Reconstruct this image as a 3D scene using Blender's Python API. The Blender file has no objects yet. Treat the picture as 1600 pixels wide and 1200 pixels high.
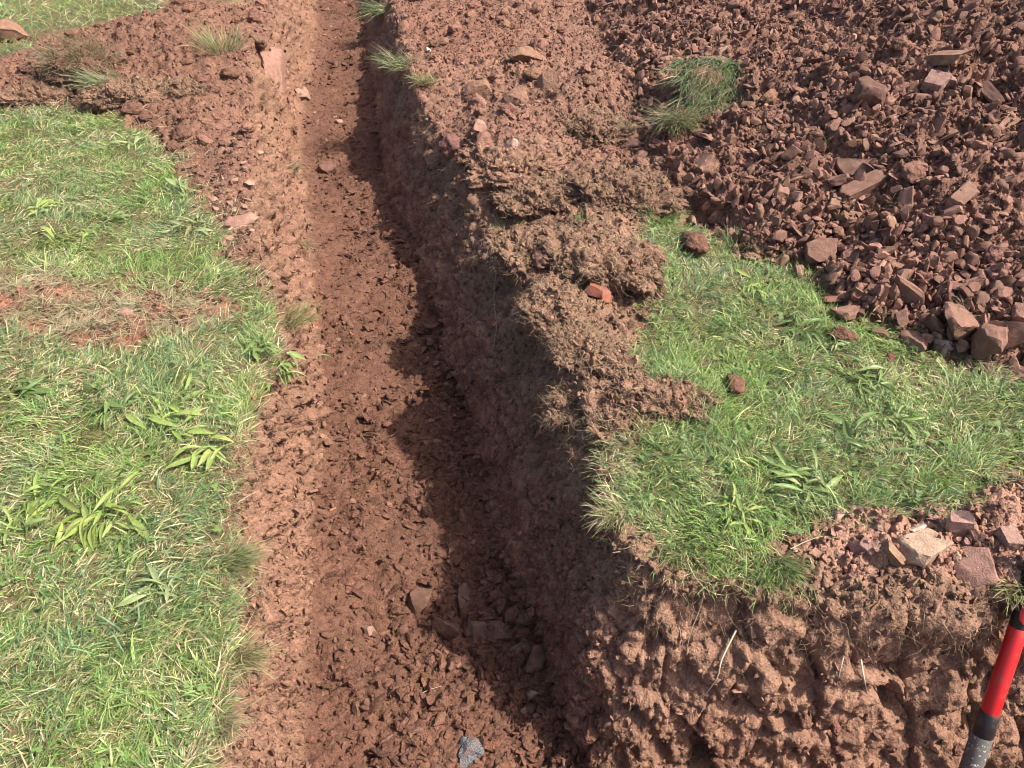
import bpy, bmesh, math, random
import numpy as np
from mathutils import Vector, Matrix, Euler
from mathutils.bvhtree import BVHTree

import time as _t
_T0 = _t.time()
random.seed(11)
rng = np.random.default_rng(11)
sc = bpy.context.scene
col = sc.collection

# ------------------------------------------------------------------ camera
PITCH = math.radians(40.0)
CAM_H = 1.55
FPX = 1208.0                       # focal length in pixels of the 1600 x 1200 photograph
cam_d = bpy.data.cameras.new('camera')
cam_d.sensor_fit = 'HORIZONTAL'
cam_d.sensor_width = 36.0
cam_d.lens = 36.0 * FPX / 1600.0
cam_d.clip_start = 0.05
cam_d.clip_end = 2000.0
cam = bpy.data.objects.new('camera', cam_d)
cam.location = (0, 0, CAM_H)
cam.rotation_euler = (math.pi / 2 - PITCH, 0, 0)
col.objects.link(cam)
sc.camera = cam

# ------------------------------------------------------------------ light
SUN_ELEV = math.radians(51.0)
SUN_AZ = math.radians(-10.0)       # measured from +x (picture right) towards +y (away); negative = behind the camera
sun_dir = Vector((math.cos(SUN_ELEV) * math.cos(SUN_AZ), math.cos(SUN_ELEV) * math.sin(SUN_AZ), math.sin(SUN_ELEV)))
world = bpy.data.worlds.new('World')
sc.world = world
world.use_nodes = True
wn = world.node_tree
bg = wn.nodes['Background']
sky = wn.nodes.new('ShaderNodeTexSky')
sky.sky_type = 'NISHITA'
sky.sun_disc = False
sky.sun_elevation = SUN_ELEV
sky.sun_rotation = math.pi / 2 - SUN_AZ
wn.links.new(sky.outputs[0], bg.inputs[0])
sky.dust_density = 4.0
sky.ozone_density = 0.3
sky.air_density = 0.8
bg.inputs[1].default_value = 0.15
sun_l = bpy.data.lights.new('sun', 'SUN')
sun_l.energy = 4.9
sun_l.angle = math.radians(0.9)
sun_l.color = (1.0, 0.94, 0.85)
sun = bpy.data.objects.new('sun', sun_l)
sun.rotation_euler = (-sun_dir).to_track_quat('-Z', 'Y').to_euler()
sun.location = sun_dir * 20
col.objects.link(sun)
sc.view_settings.view_transform = 'Standard'
sc.view_settings.look = 'None'
sc.view_settings.gamma = 1.0
sc.view_settings.use_curve_mapping = False
sc.view_settings.exposure = 0.85
sc.cycles.filter_width = 1.05
sc.cycles.use_adaptive_sampling = True
sc.cycles.adaptive_threshold = 0.035
sc.cycles.max_bounces = 4
sc.cycles.diffuse_bounces = 2
sc.cycles.glossy_bounces = 2
sc.cycles.transmission_bounces = 3

# ------------------------------------------------------------------ helpers: projection of a photo point onto the place
CF = np.array([0, math.cos(PITCH), -math.sin(PITCH)])
CU = np.array([0, math.sin(PITCH), math.cos(PITCH)])
CR = np.array([1.0, 0, 0])
CC = np.array([0, 0, CAM_H])

def ray(u, v):
    return CR * (u - 800) / FPX - CU * (v - 600) / FPX + CF

def at(u, v, z=0.0):
    d = ray(u, v)
    return CC + d * (z - CAM_H) / d[2]

def proj(p):
    d_ = Vector(p) - Vector(CC)
    k_ = d_.dot(Vector(CF))
    return 800 + FPX * d_.x / k_, 600 - FPX * d_.dot(Vector(CU)) / k_

def plan(pts, z=0.0):
    return np.array([at(u, v, z)[:2] for u, v in pts])

# ------------------------------------------------------------------ helpers: noise in numpy
_p = np.random.default_rng(5).permutation(256).astype(np.int32)
PERM = np.concatenate([_p, _p, _p])
_g = np.random.default_rng(6).normal(size=(256, 3)).astype(np.float32)
GRAD = _g / np.linalg.norm(_g, axis=1)[:, None]
RND = np.random.default_rng(7).random((256, 6)).astype(np.float32)

def _h(x, y, z):
    return PERM[(PERM[(PERM[x & 255] + y) & 255] + z) & 255]

def perlin(P, scale, off=0.0):
    Q = (P * scale + off).astype(np.float32)
    I = np.floor(Q).astype(np.int32)
    Fr = Q - I
    w = Fr * Fr * Fr * (Fr * (Fr * 6 - 15) + 10)
    out = 0
    for dx in (0, 1):
        wx = w[:, 0] if dx else 1 - w[:, 0]
        for dy in (0, 1):
            wy = w[:, 1] if dy else 1 - w[:, 1]
            for dz in (0, 1):
                wz = w[:, 2] if dz else 1 - w[:, 2]
                g = GRAD[_h(I[:, 0] + dx, I[:, 1] + dy, I[:, 2] + dz)]
                out = out + wx * wy * wz * (g[:, 0] * (Fr[:, 0] - dx) + g[:, 1] * (Fr[:, 1] - dy) + g[:, 2] * (Fr[:, 2] - dz))
    return out * 1.5

def fbm(P, scale, octv=4, gain=0.5, off=0.0):
    a, s, o = 1.0, scale, 0
    for k in range(octv):
        o = o + a * perlin(P, s, off + 17.3 * k)
        a *= gain
        s *= 2.03
    return o

def worley(P, scale, off=0.0):
    """F1, F2, random numbers of the nearest cell, offset to its point (all in cell units)"""
    Q = (P * scale + off).astype(np.float32)
    I = np.floor(Q).astype(np.int32)
    n = len(Q)
    f1 = np.full(n, 9.0, np.float32); f2 = np.full(n, 9.0, np.float32)
    cid = np.zeros(n, np.int32); which = np.zeros(n, np.int8)
    Fr = (Q - I).astype(np.float32)
    I = I.astype(np.int32)
    offs = [(dx, dy, dz) for dx in (-1, 0, 1) for dy in (-1, 0, 1) for dz in (-1, 0, 1)]
    PX = [PERM[(I[:, 0] + k) & 255] for k in (-1, 0, 1)]
    for o, (dx, dy, dz) in enumerate(offs):
        if o % 3 == 0:
            pxy = PERM[(PX[dx + 1] + I[:, 1] + dy) & 255]
        h = PERM[(pxy + I[:, 2] + dz) & 255]
        r = RND[h]
        ax = Fr[:, 0] - (r[:, 0] + dx); ay = Fr[:, 1] - (r[:, 1] + dy); az = Fr[:, 2] - (r[:, 2] + dz)
        d = ax * ax + ay * ay + az * az
        m = d < f1
        np.minimum(f2, np.maximum(f1, d), out=f2)
        f1[m] = d[m]; cid[m] = h[m]; which[m] = o
    vec = Fr - (RND[cid, :3] + np.array(offs, np.float32)[which])
    return np.sqrt(f1), np.sqrt(f2), RND[cid, 3:6], vec

def chunks(P, scale, off=0.0, tilt=1.0):
    """height of an aggregate of broken pieces: every cell a tilted facet, cracks between"""
    f1, f2, r, v = worley(P, scale, off)
    t = ((r - 0.5) * v).sum(1) * 2.0 * tilt
    crack = np.clip((f2 - f1) / 0.22, 0, 1)
    return (r[:, 0] - 0.5) * 1.2 + t - (1 - crack) ** 2 * 0.9 - f1 * 0.35

def sstep(a, b, x):
    t = np.clip((x - a) / (b - a), 0, 1)
    return t * t * (3 - 2 * t)

def inside(poly, X, Y):
    c = np.zeros(X.shape, bool)
    n = len(poly)
    for i in range(n):
        x1, y1 = poly[i]; x2, y2 = poly[(i + 1) % n]
        if y1 == y2:
            continue
        c ^= ((y1 > Y) != (y2 > Y)) & (X < (x2 - x1) * (Y - y1) / (y2 - y1) + x1)
    return c

def seg_dist(poly, X, Y, closed=True, attrs=None):
    """distance to a polyline; also the gradient and an attribute carried by its corners"""
    n = len(poly)
    best = np.full(X.shape, 1e9); gx = np.zeros(X.shape); gy = np.zeros(X.shape)
    at_ = np.zeros(X.shape) if attrs is not None else None
    for i in range(n if closed else n - 1):
        x1, y1 = poly[i]; x2, y2 = poly[(i + 1) % n]
        ex, ey = x2 - x1, y2 - y1
        t = np.clip(((X - x1) * ex + (Y - y1) * ey) / (ex * ex + ey * ey + 1e-12), 0, 1)
        dx, dy = X - x1 - t * ex, Y - y1 - t * ey
        d = np.sqrt(dx * dx + dy * dy)
        m = d < best
        best = np.where(m, d, best); gx = np.where(m, dx, gx); gy = np.where(m, dy, gy)
        if attrs is not None:
            at_ = np.where(m, attrs[i] * (1 - t) + attrs[(i + 1) % n] * t, at_)
    return best, gx, gy, at_

def sdf(poly, X, Y):
    d = seg_dist(poly, X, Y)[0]
    return np.where(inside(poly, X, Y), -d, d)

def smooth_poly(pts, vals=None, step=0.06):
    """Catmull-Rom through open polyline"""
    pts = np.array(pts, float)
    out, ov = [], []
    n = len(pts)
    for i in range(n - 1):
        p0, p1, p2, p3 = pts[max(i - 1, 0)], pts[i], pts[i + 1], pts[min(i + 2, n - 1)]
        k = max(1, int(np.linalg.norm(p2 - p1) / step))
        for j in range(k):
            t = j / k
            out.append(0.5 * ((2 * p1) + (-p0 + p2) * t + (2 * p0 - 5 * p1 + 4 * p2 - p3) * t * t + (-p0 + 3 * p1 - 3 * p2 + p3) * t ** 3))
            if vals is not None:
                ov.append(vals[i] * (1 - t) + vals[i + 1] * t)
    out.append(pts[-1])
    if vals is not None:
        ov.append(vals[-1])
        return np.array(out), np.array(ov)
    return np.array(out)

# ------------------------------------------------------------------ helpers: meshes
def mesh_np(name, V, quads=None, tris=None, colors=None, smooth=True):
    me = bpy.data.meshes.new(name)
    nq = 0 if quads is None else len(quads)
    nt = 0 if tris is None else len(tris)
    me.vertices.add(len(V))
    me.vertices.foreach_set('co', np.ascontiguousarray(V, np.float32).ravel())
    loops = np.concatenate([np.asarray(a, np.int32).ravel() for a in (quads, tris) if a is not None])
    me.loops.add(len(loops))
    me.loops.foreach_set('vertex_index', loops)
    me.polygons.add(nq + nt)
    st = np.concatenate([np.arange(nq) * 4, nq * 4 + np.arange(nt) * 3]).astype(np.int32)
    me.polygons.foreach_set('loop_start', st)
    if smooth:
        me.polygons.foreach_set('use_smooth', np.ones(nq + nt, bool))
    me.update(calc_edges=True)
    if colors is not None:
        ca = me.color_attributes.new('Col', 'FLOAT_COLOR', 'POINT')
        c4 = np.ones((len(V), 4), np.float32); c4[:, :3] = colors
        ca.data.foreach_set('color', c4.ravel())
    return me

def obj(name, me, mat=None, parent=None, label=None, cat=None, group=None, kind=None):
    o = bpy.data.objects.new(name, me)
    col.objects.link(o)
    if mat is not None and me is not None and not me.materials:
        me.materials.append(mat)
    if parent is not None:
        o.parent = parent
    if label: o['label'] = label
    if cat: o['category'] = cat
    if group: o['group'] = group
    if kind: o['kind'] = kind
    return o

# ------------------------------------------------------------------ materials
def new_mat(name):
    m = bpy.data.materials.new(name)
    m.use_nodes = True
    nt = m.node_tree
    b = nt.nodes['Principled BSDF']
    return m, nt, b

def N(nt, t, **kw):
    n = nt.nodes.new(t)
    for k, v in kw.items():
        setattr(n, k, v)
    return n

def mixcol(nt, a, b, fac, mode='MIX'):
    m = N(nt, 'ShaderNodeMix', data_type='RGBA', blend_type=mode)
    for s, i in ((fac, 0), (a, 6), (b, 7)):
        if hasattr(s, 'is_output'):
            nt.links.new(s, m.inputs[i])
        else:
            m.inputs[i].default_value = s
    return m.outputs[2]

def ramp(nt, src, p0, p1, c0=(0, 0, 0, 1), c1=(1, 1, 1, 1)):
    r = N(nt, 'ShaderNodeValToRGB')
    r.color_ramp.elements[0].position = p0; r.color_ramp.elements[0].color = c0
    r.color_ramp.elements[1].position = p1; r.color_ramp.elements[1].color = c1
    nt.links.new(src, r.inputs[0])
    return r.outputs[0]

def noise_n(nt, vec, scale, detail=5.0, rough=0.6):
    n = N(nt, 'ShaderNodeTexNoise')
    n.inputs['Scale'].default_value = scale
    n.inputs['Detail'].default_value = detail
    n.inputs['Roughness'].default_value = rough
    nt.links.new(vec, n.inputs['Vector'])
    return n.outputs['Fac']

def soil_mat(name, source, s=1.0, bump=1.0):
    """crumbly earth: colour from the piece, broken up by grain, with fine relief"""
    m, nt, b = new_mat(name)
    L = nt.links.new
    if source == 'attr':
        c = N(nt, 'ShaderNodeAttribute', attribute_name='Col').outputs['Color']
        vec = N(nt, 'ShaderNodeNewGeometry').outputs['Position']
    elif source == 'inst':
        c = N(nt, 'ShaderNodeAttribute', attribute_name='Col', attribute_type='INSTANCER').outputs['Color']
        vec = N(nt, 'ShaderNodeNewGeometry').outputs['Position']
    else:
        c = N(nt, 'ShaderNodeObjectInfo').outputs['Color']
        vec = N(nt, 'ShaderNodeNewGeometry').outputs['Position']
    n1 = noise_n(nt, vec, 34 * s, 4, 0.65)
    n2 = noise_n(nt, vec, 170 * s, 2, 0.7)
    c1 = mixcol(nt, c, ramp(nt, n1, 0.3, 0.72, (0.62, 0.6, 0.6, 1), (1.3, 1.28, 1.26, 1)), 0.85, 'MULTIPLY')
    c2 = mixcol(nt, c1, ramp(nt, n2, 0.28, 0.75, (0.6, 0.58, 0.58, 1), (1.42, 1.42, 1.42, 1)), 0.8, 'MULTIPLY')
    c3 = c2
    L(c3, b.inputs['Base Color'])
    b.inputs['Roughness'].default_value = 0.92
    b.inputs['Specular IOR Level'].default_value = 0.18
    vor = N(nt, 'ShaderNodeTexVoronoi')
    vor.inputs['Scale'].default_value = 85 * s
    L(vec, vor.inputs['Vector'])
    ad = N(nt, 'ShaderNodeMath', operation='MULTIPLY_ADD')
    L(vor.outputs['Distance'], ad.inputs[0]); ad.inputs[1].default_value = -0.55
    L(n2, ad.inputs[2])
    ad2 = N(nt, 'ShaderNodeMath', operation='MULTIPLY_ADD')
    L(n1, ad2.inputs[0]); ad2.inputs[1].default_value = 1.6
    L(ad.outputs[0], ad2.inputs[2])
    bp = N(nt, 'ShaderNodeBump')
    bp.inputs['Strength'].default_value = 0.85 * bump
    bp.inputs['Distance'].default_value = 0.006
    L(ad2.outputs[0], bp.inputs['Height'])
    L(bp.outputs[0], b.inputs['Normal'])
    return m

def stone_mat(name, dust=(0.20, 0.098, 0.066, 1), dust_amt=0.5, source='obj', veins=False):
    m, nt, b = new_mat(name)
    L = nt.links.new
    if source == 'inst':
        c = N(nt, 'ShaderNodeAttribute', attribute_name='Col', attribute_type='INSTANCER').outputs['Color']
    else:
        c = N(nt, 'ShaderNodeObjectInfo').outputs['Color']
    vec = N(nt, 'ShaderNodeNewGeometry').outputs['Position']
    n1 = noise_n(nt, vec, 40, 4, 0.6)
    n2 = noise_n(nt, vec, 220, 2, 0.7)
    n3 = noise_n(nt, vec, 26, 3, 0.7)
    if veins:
        tc = N(nt, 'ShaderNodeTexCoord').outputs['Object']
        mp = N(nt, 'ShaderNodeMapping'); mp.inputs['Scale'].default_value = (7, 1.2, 7)
        L(tc, mp.inputs['Vector'])
        nv = noise_n(nt, mp.outputs[0], 9, 6, 0.75)
        c = mixcol(nt, c, (0.62, 0.62, 0.6, 1), ramp(nt, nv, 0.52, 0.66))
    c1 = mixcol(nt, c, ramp(nt, n1, 0.3, 0.7, (0.7, 0.69, 0.68, 1), (1.25, 1.24, 1.23, 1)), 0.9, 'MULTIPLY')
    c2 = mixcol(nt, c1, ramp(nt, n2, 0.3, 0.75, (0.78, 0.77, 0.77, 1), (1.2, 1.2, 1.2, 1)), 0.8, 'MULTIPLY')
    fd = ramp(nt, n3, 0.44, 0.60, (0, 0, 0, 1), (dust_amt, dust_amt, dust_amt, 1))
    c3 = mixcol(nt, c2, dust, fd)
    L(c3, b.inputs['Base Color'])
    b.inputs['Roughness'].default_value = 0.88
    b.inputs['Specular IOR Level'].default_value = 0.22
    ad = N(nt, 'ShaderNodeMath', operation='MULTIPLY_ADD')
    L(n1, ad.inputs[0]); ad.inputs[1].default_value = 1.4
    L(n2, ad.inputs[2])
    bp = N(nt, 'ShaderNodeBump')
    bp.inputs['Strength'].default_value = 0.7
    bp.inputs['Distance'].default_value = 0.004
    L(ad.outputs[0], bp.inputs['Height'])
    L(bp.outputs[0], b.inputs['Normal'])
    return m

def leaf_mat(name, source='attr', trans=0.3, rough=0.5):
    m, nt, b = new_mat(name)
    L = nt.links.new
    if source == 'attr':
        c = N(nt, 'ShaderNodeAttribute', attribute_name='Col').outputs['Color']
    else:
        c = N(nt, 'ShaderNodeObjectInfo').outputs['Color']
    vec = N(nt, 'ShaderNodeNewGeometry').outputs['Position']
    n1 = noise_n(nt, vec, 120, 3, 0.6)
    c1 = mixcol(nt, c, ramp(nt, n1, 0.3, 0.7, (0.8, 0.8, 0.75, 1), (1.18, 1.16, 1.1, 1)), 0.8, 'MULTIPLY')
    L(c1, b.inputs['Base Color'])
    b.inputs['Roughness'].default_value = rough
    b.inputs['Specular IOR Level'].default_value = 0.35
    tr = N(nt, 'ShaderNodeBsdfTranslucent')
    L(c1, tr.inputs['Color'])
    mx = N(nt, 'ShaderNodeMixShader')
    mx.inputs[0].default_value = trans
    L(b.outputs[0], mx.inputs[1]); L(tr.outputs[0], mx.inputs[2])
    L(mx.outputs[0], nt.nodes['Material Output'].inputs['Surface'])
    return m

def plain_mat(name, color, rough=0.5, spec=0.5):
    m, nt, b = new_mat(name)
    b.inputs['Base Color'].default_value = (*color, 1)
    b.inputs['Roughness'].default_value = rough
    b.inputs['Specular IOR Level'].default_value = spec
    return m

M_GROUND = soil_mat('ground_earth', 'attr')
M_CRUMB = soil_mat('crumb_earth', 'inst', 1.3)
M_CLOD = soil_mat('clod_earth', 'obj', 1.2, 1.0)
M_STONE = stone_mat('red_sandstone', dust=(.165, .089, .063, 1), dust_amt=0.75)
M_RUBBLE = stone_mat('rubble_stone', dust=(.155, .083, .06, 1), source='inst', dust_amt=0.8)
M_CLEAN = stone_mat('pale_stone', dust_amt=0.3)
M_GREY = stone_mat('grey_veined_stone', dust_amt=0.5, veins=True)
M_GRASS = leaf_mat('grass_blade', trans=0.36, rough=0.48)
M_ROOT = leaf_mat('fine_root', trans=0.05, rough=0.85)
M_LEAF = leaf_mat('weed_leaf', source='obj', trans=0.3, rough=0.42)

# linear base colours
C_RED = np.array([0.160, 0.081, 0.055])
C_HEAP = np.array([0.182, 0.097, 0.069])
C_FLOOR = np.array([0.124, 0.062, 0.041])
C_TOP = np.array([0.196, 0.118, 0.078])
C_PINK = np.array([0.300, 0.165, 0.120])
C_THATCH = np.array([0.115, 0.096, 0.046])  # thatch under the grass, darkened to paint in shadow between the blades
C_TAN = np.array([0.232, 0.134, 0.090])

# ------------------------------------------------------------------ the plan of the place
# middle line of the trench walls: x, y, horizontal half width of the wall
left_line = [(-0.54, 0.40, .05), (-0.57, 0.85, .03), (-0.665, 1.3, .03), (-0.745, 1.75, .028), (-0.76, 2.15, .035), (-0.91, 2.65, .06),
             (-1.05, 3.2, .08), (-1.22, 3.9, .08), (-1.38, 4.5, .08), (-1.52, 5.3, .06), (-1.66, 6.3, .06), (-2.35, 9.8, .06)]
right_line = [(-1.62, 9.8, .06), (-0.99, 6.2, .06), (-0.66, 4.36, .07), (-0.30, 3.17, .11), (-0.06, 2.19, .13), (0.12, 1.56, .12),
              (0.17, 1.25, .07), (0.20, 1.12, .08), (0.29, 1.0, .10)]
front_line = [(0.45, .965, .12), (0.70, .95, .13), (1.15, .965, .13), (1.9, .98, .12), (2.7, .95, .12)]
def _sm(L):
    a = np.array(L)
    return smooth_poly(a[:, :2], a[:, 2], 0.25)
LP, LW = _sm(left_line)
RP, RW = _sm(right_line)
FP, FW = _sm(right_line[-1:] + front_line)
TRENCH = np.concatenate([LP, RP, FP[1:], [(2.7, .05), (-.5, .05)]])
TRENCH_W = np.concatenate([LW, RW, FW[1:], [.06, .06]])

LAWN_L = plan([(-1400, 168), (0, 172), (130, 175), (215, 205), (262, 240), (290, 300), (340, 345), (362, 372), (330, 402), (382, 420), (420, 478),
               (470, 500), (488, 530), (425, 575), (398, 610), (385, 660), (368, 720), (352, 800), (378, 860), (374, 950), (402, 1010), (398, 1060), (356, 1110),
               (330, 1180), (300, 1300), (250, 1500), (-900, 1700)])
BARE = plan([(-500, 425), (0, 430), (70, 425), (130, 440), (230, 445), (330, 458), (380, 480), (320, 508), (210, 540), (130, 545), (60, 530), (0, 515), (-500, 515)])
LAWN_FAR = plan([(-2500, -80), (300, -80), (262, 5), (250, 28), (160, 42), (60, 55), (-40, 62), (-2500, 70)])
LAWN_BIT = plan([(-400, 66), (20, 68), (58, 80), (52, 98), (-30, 104), (-400, 104)])
LAWN_TOP = plan([(318, -40), (380, -30), (392, 12), (360, 20), (335, 8)])
TURF_R = plan([(1008, 332), (1058, 328), (1060, 372), (1110, 385), (1165, 402), (1245, 420), (1300, 478), (1400, 522), (1450, 552), (1530, 585), (1640, 610),
               (1760, 640), (1660, 720), (1600, 738), (1505, 785), (1390, 800), (1335, 798), (1285, 822), (1215, 845), (1215, 892), (1160, 900), (1095, 880), (1020, 855),
               (962, 785), (945, 722), (960, 692), (1040, 662), (1095, 640), (1020, 590), (975, 560), (1010, 500), (1030, 450), (1015, 400)])
HEAP_FOOT = plan([(900, -60), (930, 40), (985, 150), (1010, 262), (1085, 340), (1165, 398), (1250, 425), (1310, 482), (1420, 528), (1480, 548), (1600, 575), (1900, 610), (2600, 640)])
HEAP = np.concatenate([HEAP_FOOT, [(7.5, 2.6), (8.5, 6), (7, 9.5), (2.5, 10.5), (0.8, 8.5)]])
STONY = plan([(1235, 850), (1290, 815), (1340, 795), (1400, 800), (1510, 785), (1640, 735), (1800, 700), (1800, 930), (1560, 930), (1480, 905), (1400, 880), (1300, 880)])

def mound_list():
    """low heaps of dug earth beside the trench: photo point, radii (m), height (m)"""
    return [(at(790, 235), .30, .30, .12), (at(960, 300), .32, .26, .10), (at(930, 410), .26, .24, .10), (at(870, 500), .17, .22, .06), (at(900, 590), .12, .20, .04),
            (at(1020, 620), .20, .10, .07), (at(665, 135), .30, .40, .09), (at(760, 335), .16, .3, -.06), (at(720, 60), .6, .8, .05), (at(820, 130), .5, .6, .10), (at(920, 180), .4, .4, .10),
            (at(1050, 150), .4, .5, .10),
            (at(225, 95), .60, .45, .19), (at(90, 128), .7, .25, .06), (at(330, 110), .5, .5, .10), (at(340, 30), .5, .6, .08), (at(390, 270), .25, .40, .05), (at(310, 170), .4, .25, .06),
            (at(1440, 850), .30, .10, .035), (at(1560, 850), .2, .15, .04), (at(1080, 385), .1, .1, .05)]
MOUNDS = mound_list()

def base_height(X, Y):
    """ground surface without the trench"""
    z = np.zeros(X.shape)
    for p, rx, ry, h in MOUNDS:
        z += h * np.exp(-((X - p[0]) / rx) ** 2 - ((Y - p[1]) / ry) ** 2)
    s = -sdf(HEAP, X, Y)
    d = np.clip(s, 0, None)
    hp = 0.50 * d - 0.03 * d * d
    hp = np.where(d > 2.2, 0.50 * 2.2 - 0.03 * 4.84 + 0.12 * (d - 2.2), hp)
    return z + np.minimum(hp, 1.25) + 0.03 * sstep(-0.02, 0.08, s)

# ------------------------------------------------------------------ ground: one sheet with the trench cut into it
def axis_rows():
    ys, y = [], 0.30
    while y < 8.4:
        ys.append(y)
        y += 2.05 * math.sqrt(y * y + CAM_H ** 2) / 773.0
    back, d, q = [], 0.03, 0.30
    while q > -120:
        q -= d; d *= 1.5; back.append(q)
    fwd, d, q = [], 0.06, ys[-1]
    while q < 240:
        q += d; d *= 1.45; fwd.append(q)
    return np.array(back[::-1] + ys + fwd), len(back), len(ys)

ROWS, R0, RN = axis_rows()
NS = 630
core = np.linspace(-0.80, 0.80, NS)
ext, d, q = [], 0.006, 0.80
while q < 60:
    q += d; d *= 1.5; ext.append(q)
COLS = np.concatenate([-np.array(ext[::-1]), core, np.array(ext)])
C0 = len(ext)
yy, ss = np.meshgrid(ROWS, COLS, indexing='ij')
depth_scale = 0.766 * np.clip(yy, 0.0, 9.0) + 1.0
GX = (ss * depth_scale).ravel()
GY = yy.ravel().copy()
shape = yy.shape
P0 = np.stack([GX, GY, np.zeros_like(GX)], 1)

tdist, tgx, tgy, tw = seg_dist(TRENCH, GX, GY, True, TRENCH_W)
tin = inside(TRENCH, GX, GY)
S = np.where(tin, -tdist, tdist)
nl = np.maximum(tdist, 1e-6)
nx = np.where(tin, -tgx, tgx) / nl
ny = np.where(tin, -tgy, tgy) / nl
WP = 0.21; OUT = 0.38
w = tw * (1 + 0.5 * perlin(P0, 2.3, 3.1)) + 0.004
w = np.clip(w, 0.02, 0.16)
aS = np.abs(S)
g = np.where(aS < WP, S / WP * w, np.where(aS < OUT, np.sign(S) * (w + (aS - WP) / (OUT - WP) * (OUT - w)), S))
wob = (0.028 * perlin(P0, 3.1, 8.0) + 0.014 * perlin(P0, 8.3, 2.0)) * np.clip(1 - aS / OUT, 0, 1)
near_t = aS < OUT
def box_blur(A, r, passes=2):
    for _ in range(passes):
        for ax in (0, 1):
            pad = [(0, 0), (0, 0)]; pad[ax] = (r + 1, r)
            c_ = np.cumsum(np.pad(A, pad, mode='edge'), axis=ax)
            n_ = A.shape[ax]
            A = (np.take(c_, range(2 * r + 1, 2 * r + 1 + n_), axis=ax) - np.take(c_, range(0, n_), axis=ax)) / (2 * r + 1)
    return A
ddx = box_blur(np.where(near_t, nx * (g - S + wob), 0.0).reshape(shape), 7)
ddy = box_blur(np.where(near_t, ny * (g - S + wob), 0.0).reshape(shape), 7)
GX = GX + ddx.ravel()
GY = GY + ddy.ravel()
t = np.clip(S / WP, -1, 1)
P1 = np.stack([GX, GY, np.zeros_like(GX)], 1)
base = base_height(GX, GY)
floor_z = -0.585 + 0.165 * sstep(1.5, 3.5, GY) + 0.02 * perlin(P1, 2.0, 5.0) + 0.012 * perlin(P1, 6.0, 5.0)
floor_z = floor_z + 0.06 * sstep(4.0, 7.0, GY) - 0.08 * sstep(0.15, 0.55, GX) * sstep(1.15, 0.95, GY)
inner = np.clip(-(S + WP), 0, None)                           # distance from the wall foot
floor_z = floor_z + 0.025 * np.exp(-inner / 0.03)
fr = (1 - t) * 0.5
prof = fr + 0.06 * np.sin(fr * math.pi * 2) * 0.6
GZ = base * (1 - prof) + floor_z * prof
V = np.stack([GX, GY, GZ], 1).astype(np.float64)

# masks
m_tr = sstep(0.97, 0.80, t)                                     # in the cut at all
m_floor = sstep(-0.85, -1.0, t)
m_wall = m_tr * (1 - m_floor)
edge_n = 0.05 * perlin(P1, 5.0, 1.0) + 0.03 * perlin(P1, 14.0, 1.0)
def soft_in(poly, wd=0.05, nz=1.0):
    return sstep(wd, -wd, sdf(poly, GX, GY) + edge_n * nz)
m_lawn = np.maximum.reduce([soft_in(LAWN_L) * (1 - 0.97 * soft_in(BARE, 0.07, 1.2)), soft_in(LAWN_FAR), soft_in(LAWN_BIT), soft_in(LAWN_TOP), soft_in(TURF_R)])
rr = np.sqrt(GX ** 2 + GY ** 2)
far_lawn = np.maximum(sstep(7.5, 9.5, GY), np.maximum(sstep(3.5, 5.0, -GX) , sstep(0.2, -0.2, GY)))
m_heap = soft_in(HEAP, 0.08)
m_lawn = np.maximum(m_lawn, far_lawn * (1 - m_heap)) * (1 - m_tr)
m_heap = m_heap * (1 - m_tr)
m_stony = soft_in(STONY) * (1 - m_tr)
m_soil = np.clip(1 - m_lawn - m_heap - m_tr, 0, 1)

# normals of the smooth sheet
def grid_normals(V):
    G = V.reshape(shape + (3,))
    du = np.gradient(G, axis=1); dv = np.gradient(G, axis=0)
    n = np.cross(du, dv)
    n /= np.linalg.norm(n, axis=2)[..., None] + 1e-12
    for _ in range(3):
        n[1:-1, 1:-1] = (n[1:-1, 1:-1] * 2 + n[:-2, 1:-1] + n[2:, 1:-1] + n[1:-1, :-2] + n[1:-1, 2:]) / 6
    n /= np.linalg.norm(n, axis=2)[..., None] + 1e-12
    return n.reshape(-1, 3)
NRM = grid_normals(V)

coremask = np.zeros(shape, bool)
coremask[R0:R0 + RN, C0:C0 + NS] = True
coremask = coremask.ravel()
disp = 0.010 * fbm(V, 6.0, 3) * (m_lawn + m_soil)
rough = (m_wall + m_floor + m_heap + m_soil) * coremask
idx = np.where(rough > 0.02)[0]
Pv = V[idx].astype(np.float32)
Pw = Pv + 0.02 * np.stack([perlin(Pv, 9, 1), perlin(Pv, 9, 4), perlin(Pv, 9, 7)], 1)
big = chunks(Pw, 10.0, 2.0)
mid = chunks(Pw, 25.0, 5.0)
fine = chunks(Pv, 58.0, 9.0)
f_lo = fbm(Pv, 3.5, 4, 0.55, 3.0)
f_hi = fbm(Pv, 22.0, 4, 0.6, 6.0)
mw, mf, mh, ms = (a[idx] for a in (m_wall, m_floor, m_heap, m_soil))
facing = sstep(0.0, 0.25, Pv[:, 0] - 0.18) * sstep(1.35, 1.2, Pv[:, 1])     # the broken end wall is rougher
clay = facing * sstep(-0.36, -0.22, Pv[:, 2] + 0.10 * f_lo)                    # its upper part holds together, with cracks
huge = np.zeros(len(Pw)); fi = facing > .01; _w = worley(Pw[fi], 6.0, 4.0); huge[fi] = (_w[2][:, 0] - .5) * .9 + ((_w[2] - .5) * _w[3]).sum(1) * 1.8 - .5 * np.clip(1 - (_w[1] - _w[0]) / .08, 0, 1)
leftw = sstep(-.25, -.45, Pv[:, 0] + .2 * (Pv[:, 1] - 1))
calm = (1 - .25 * (1 - leftw) * sstep(-.2, -.38, Pv[:, 2])) * (1 - facing) + facing + .6 * leftw
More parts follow.
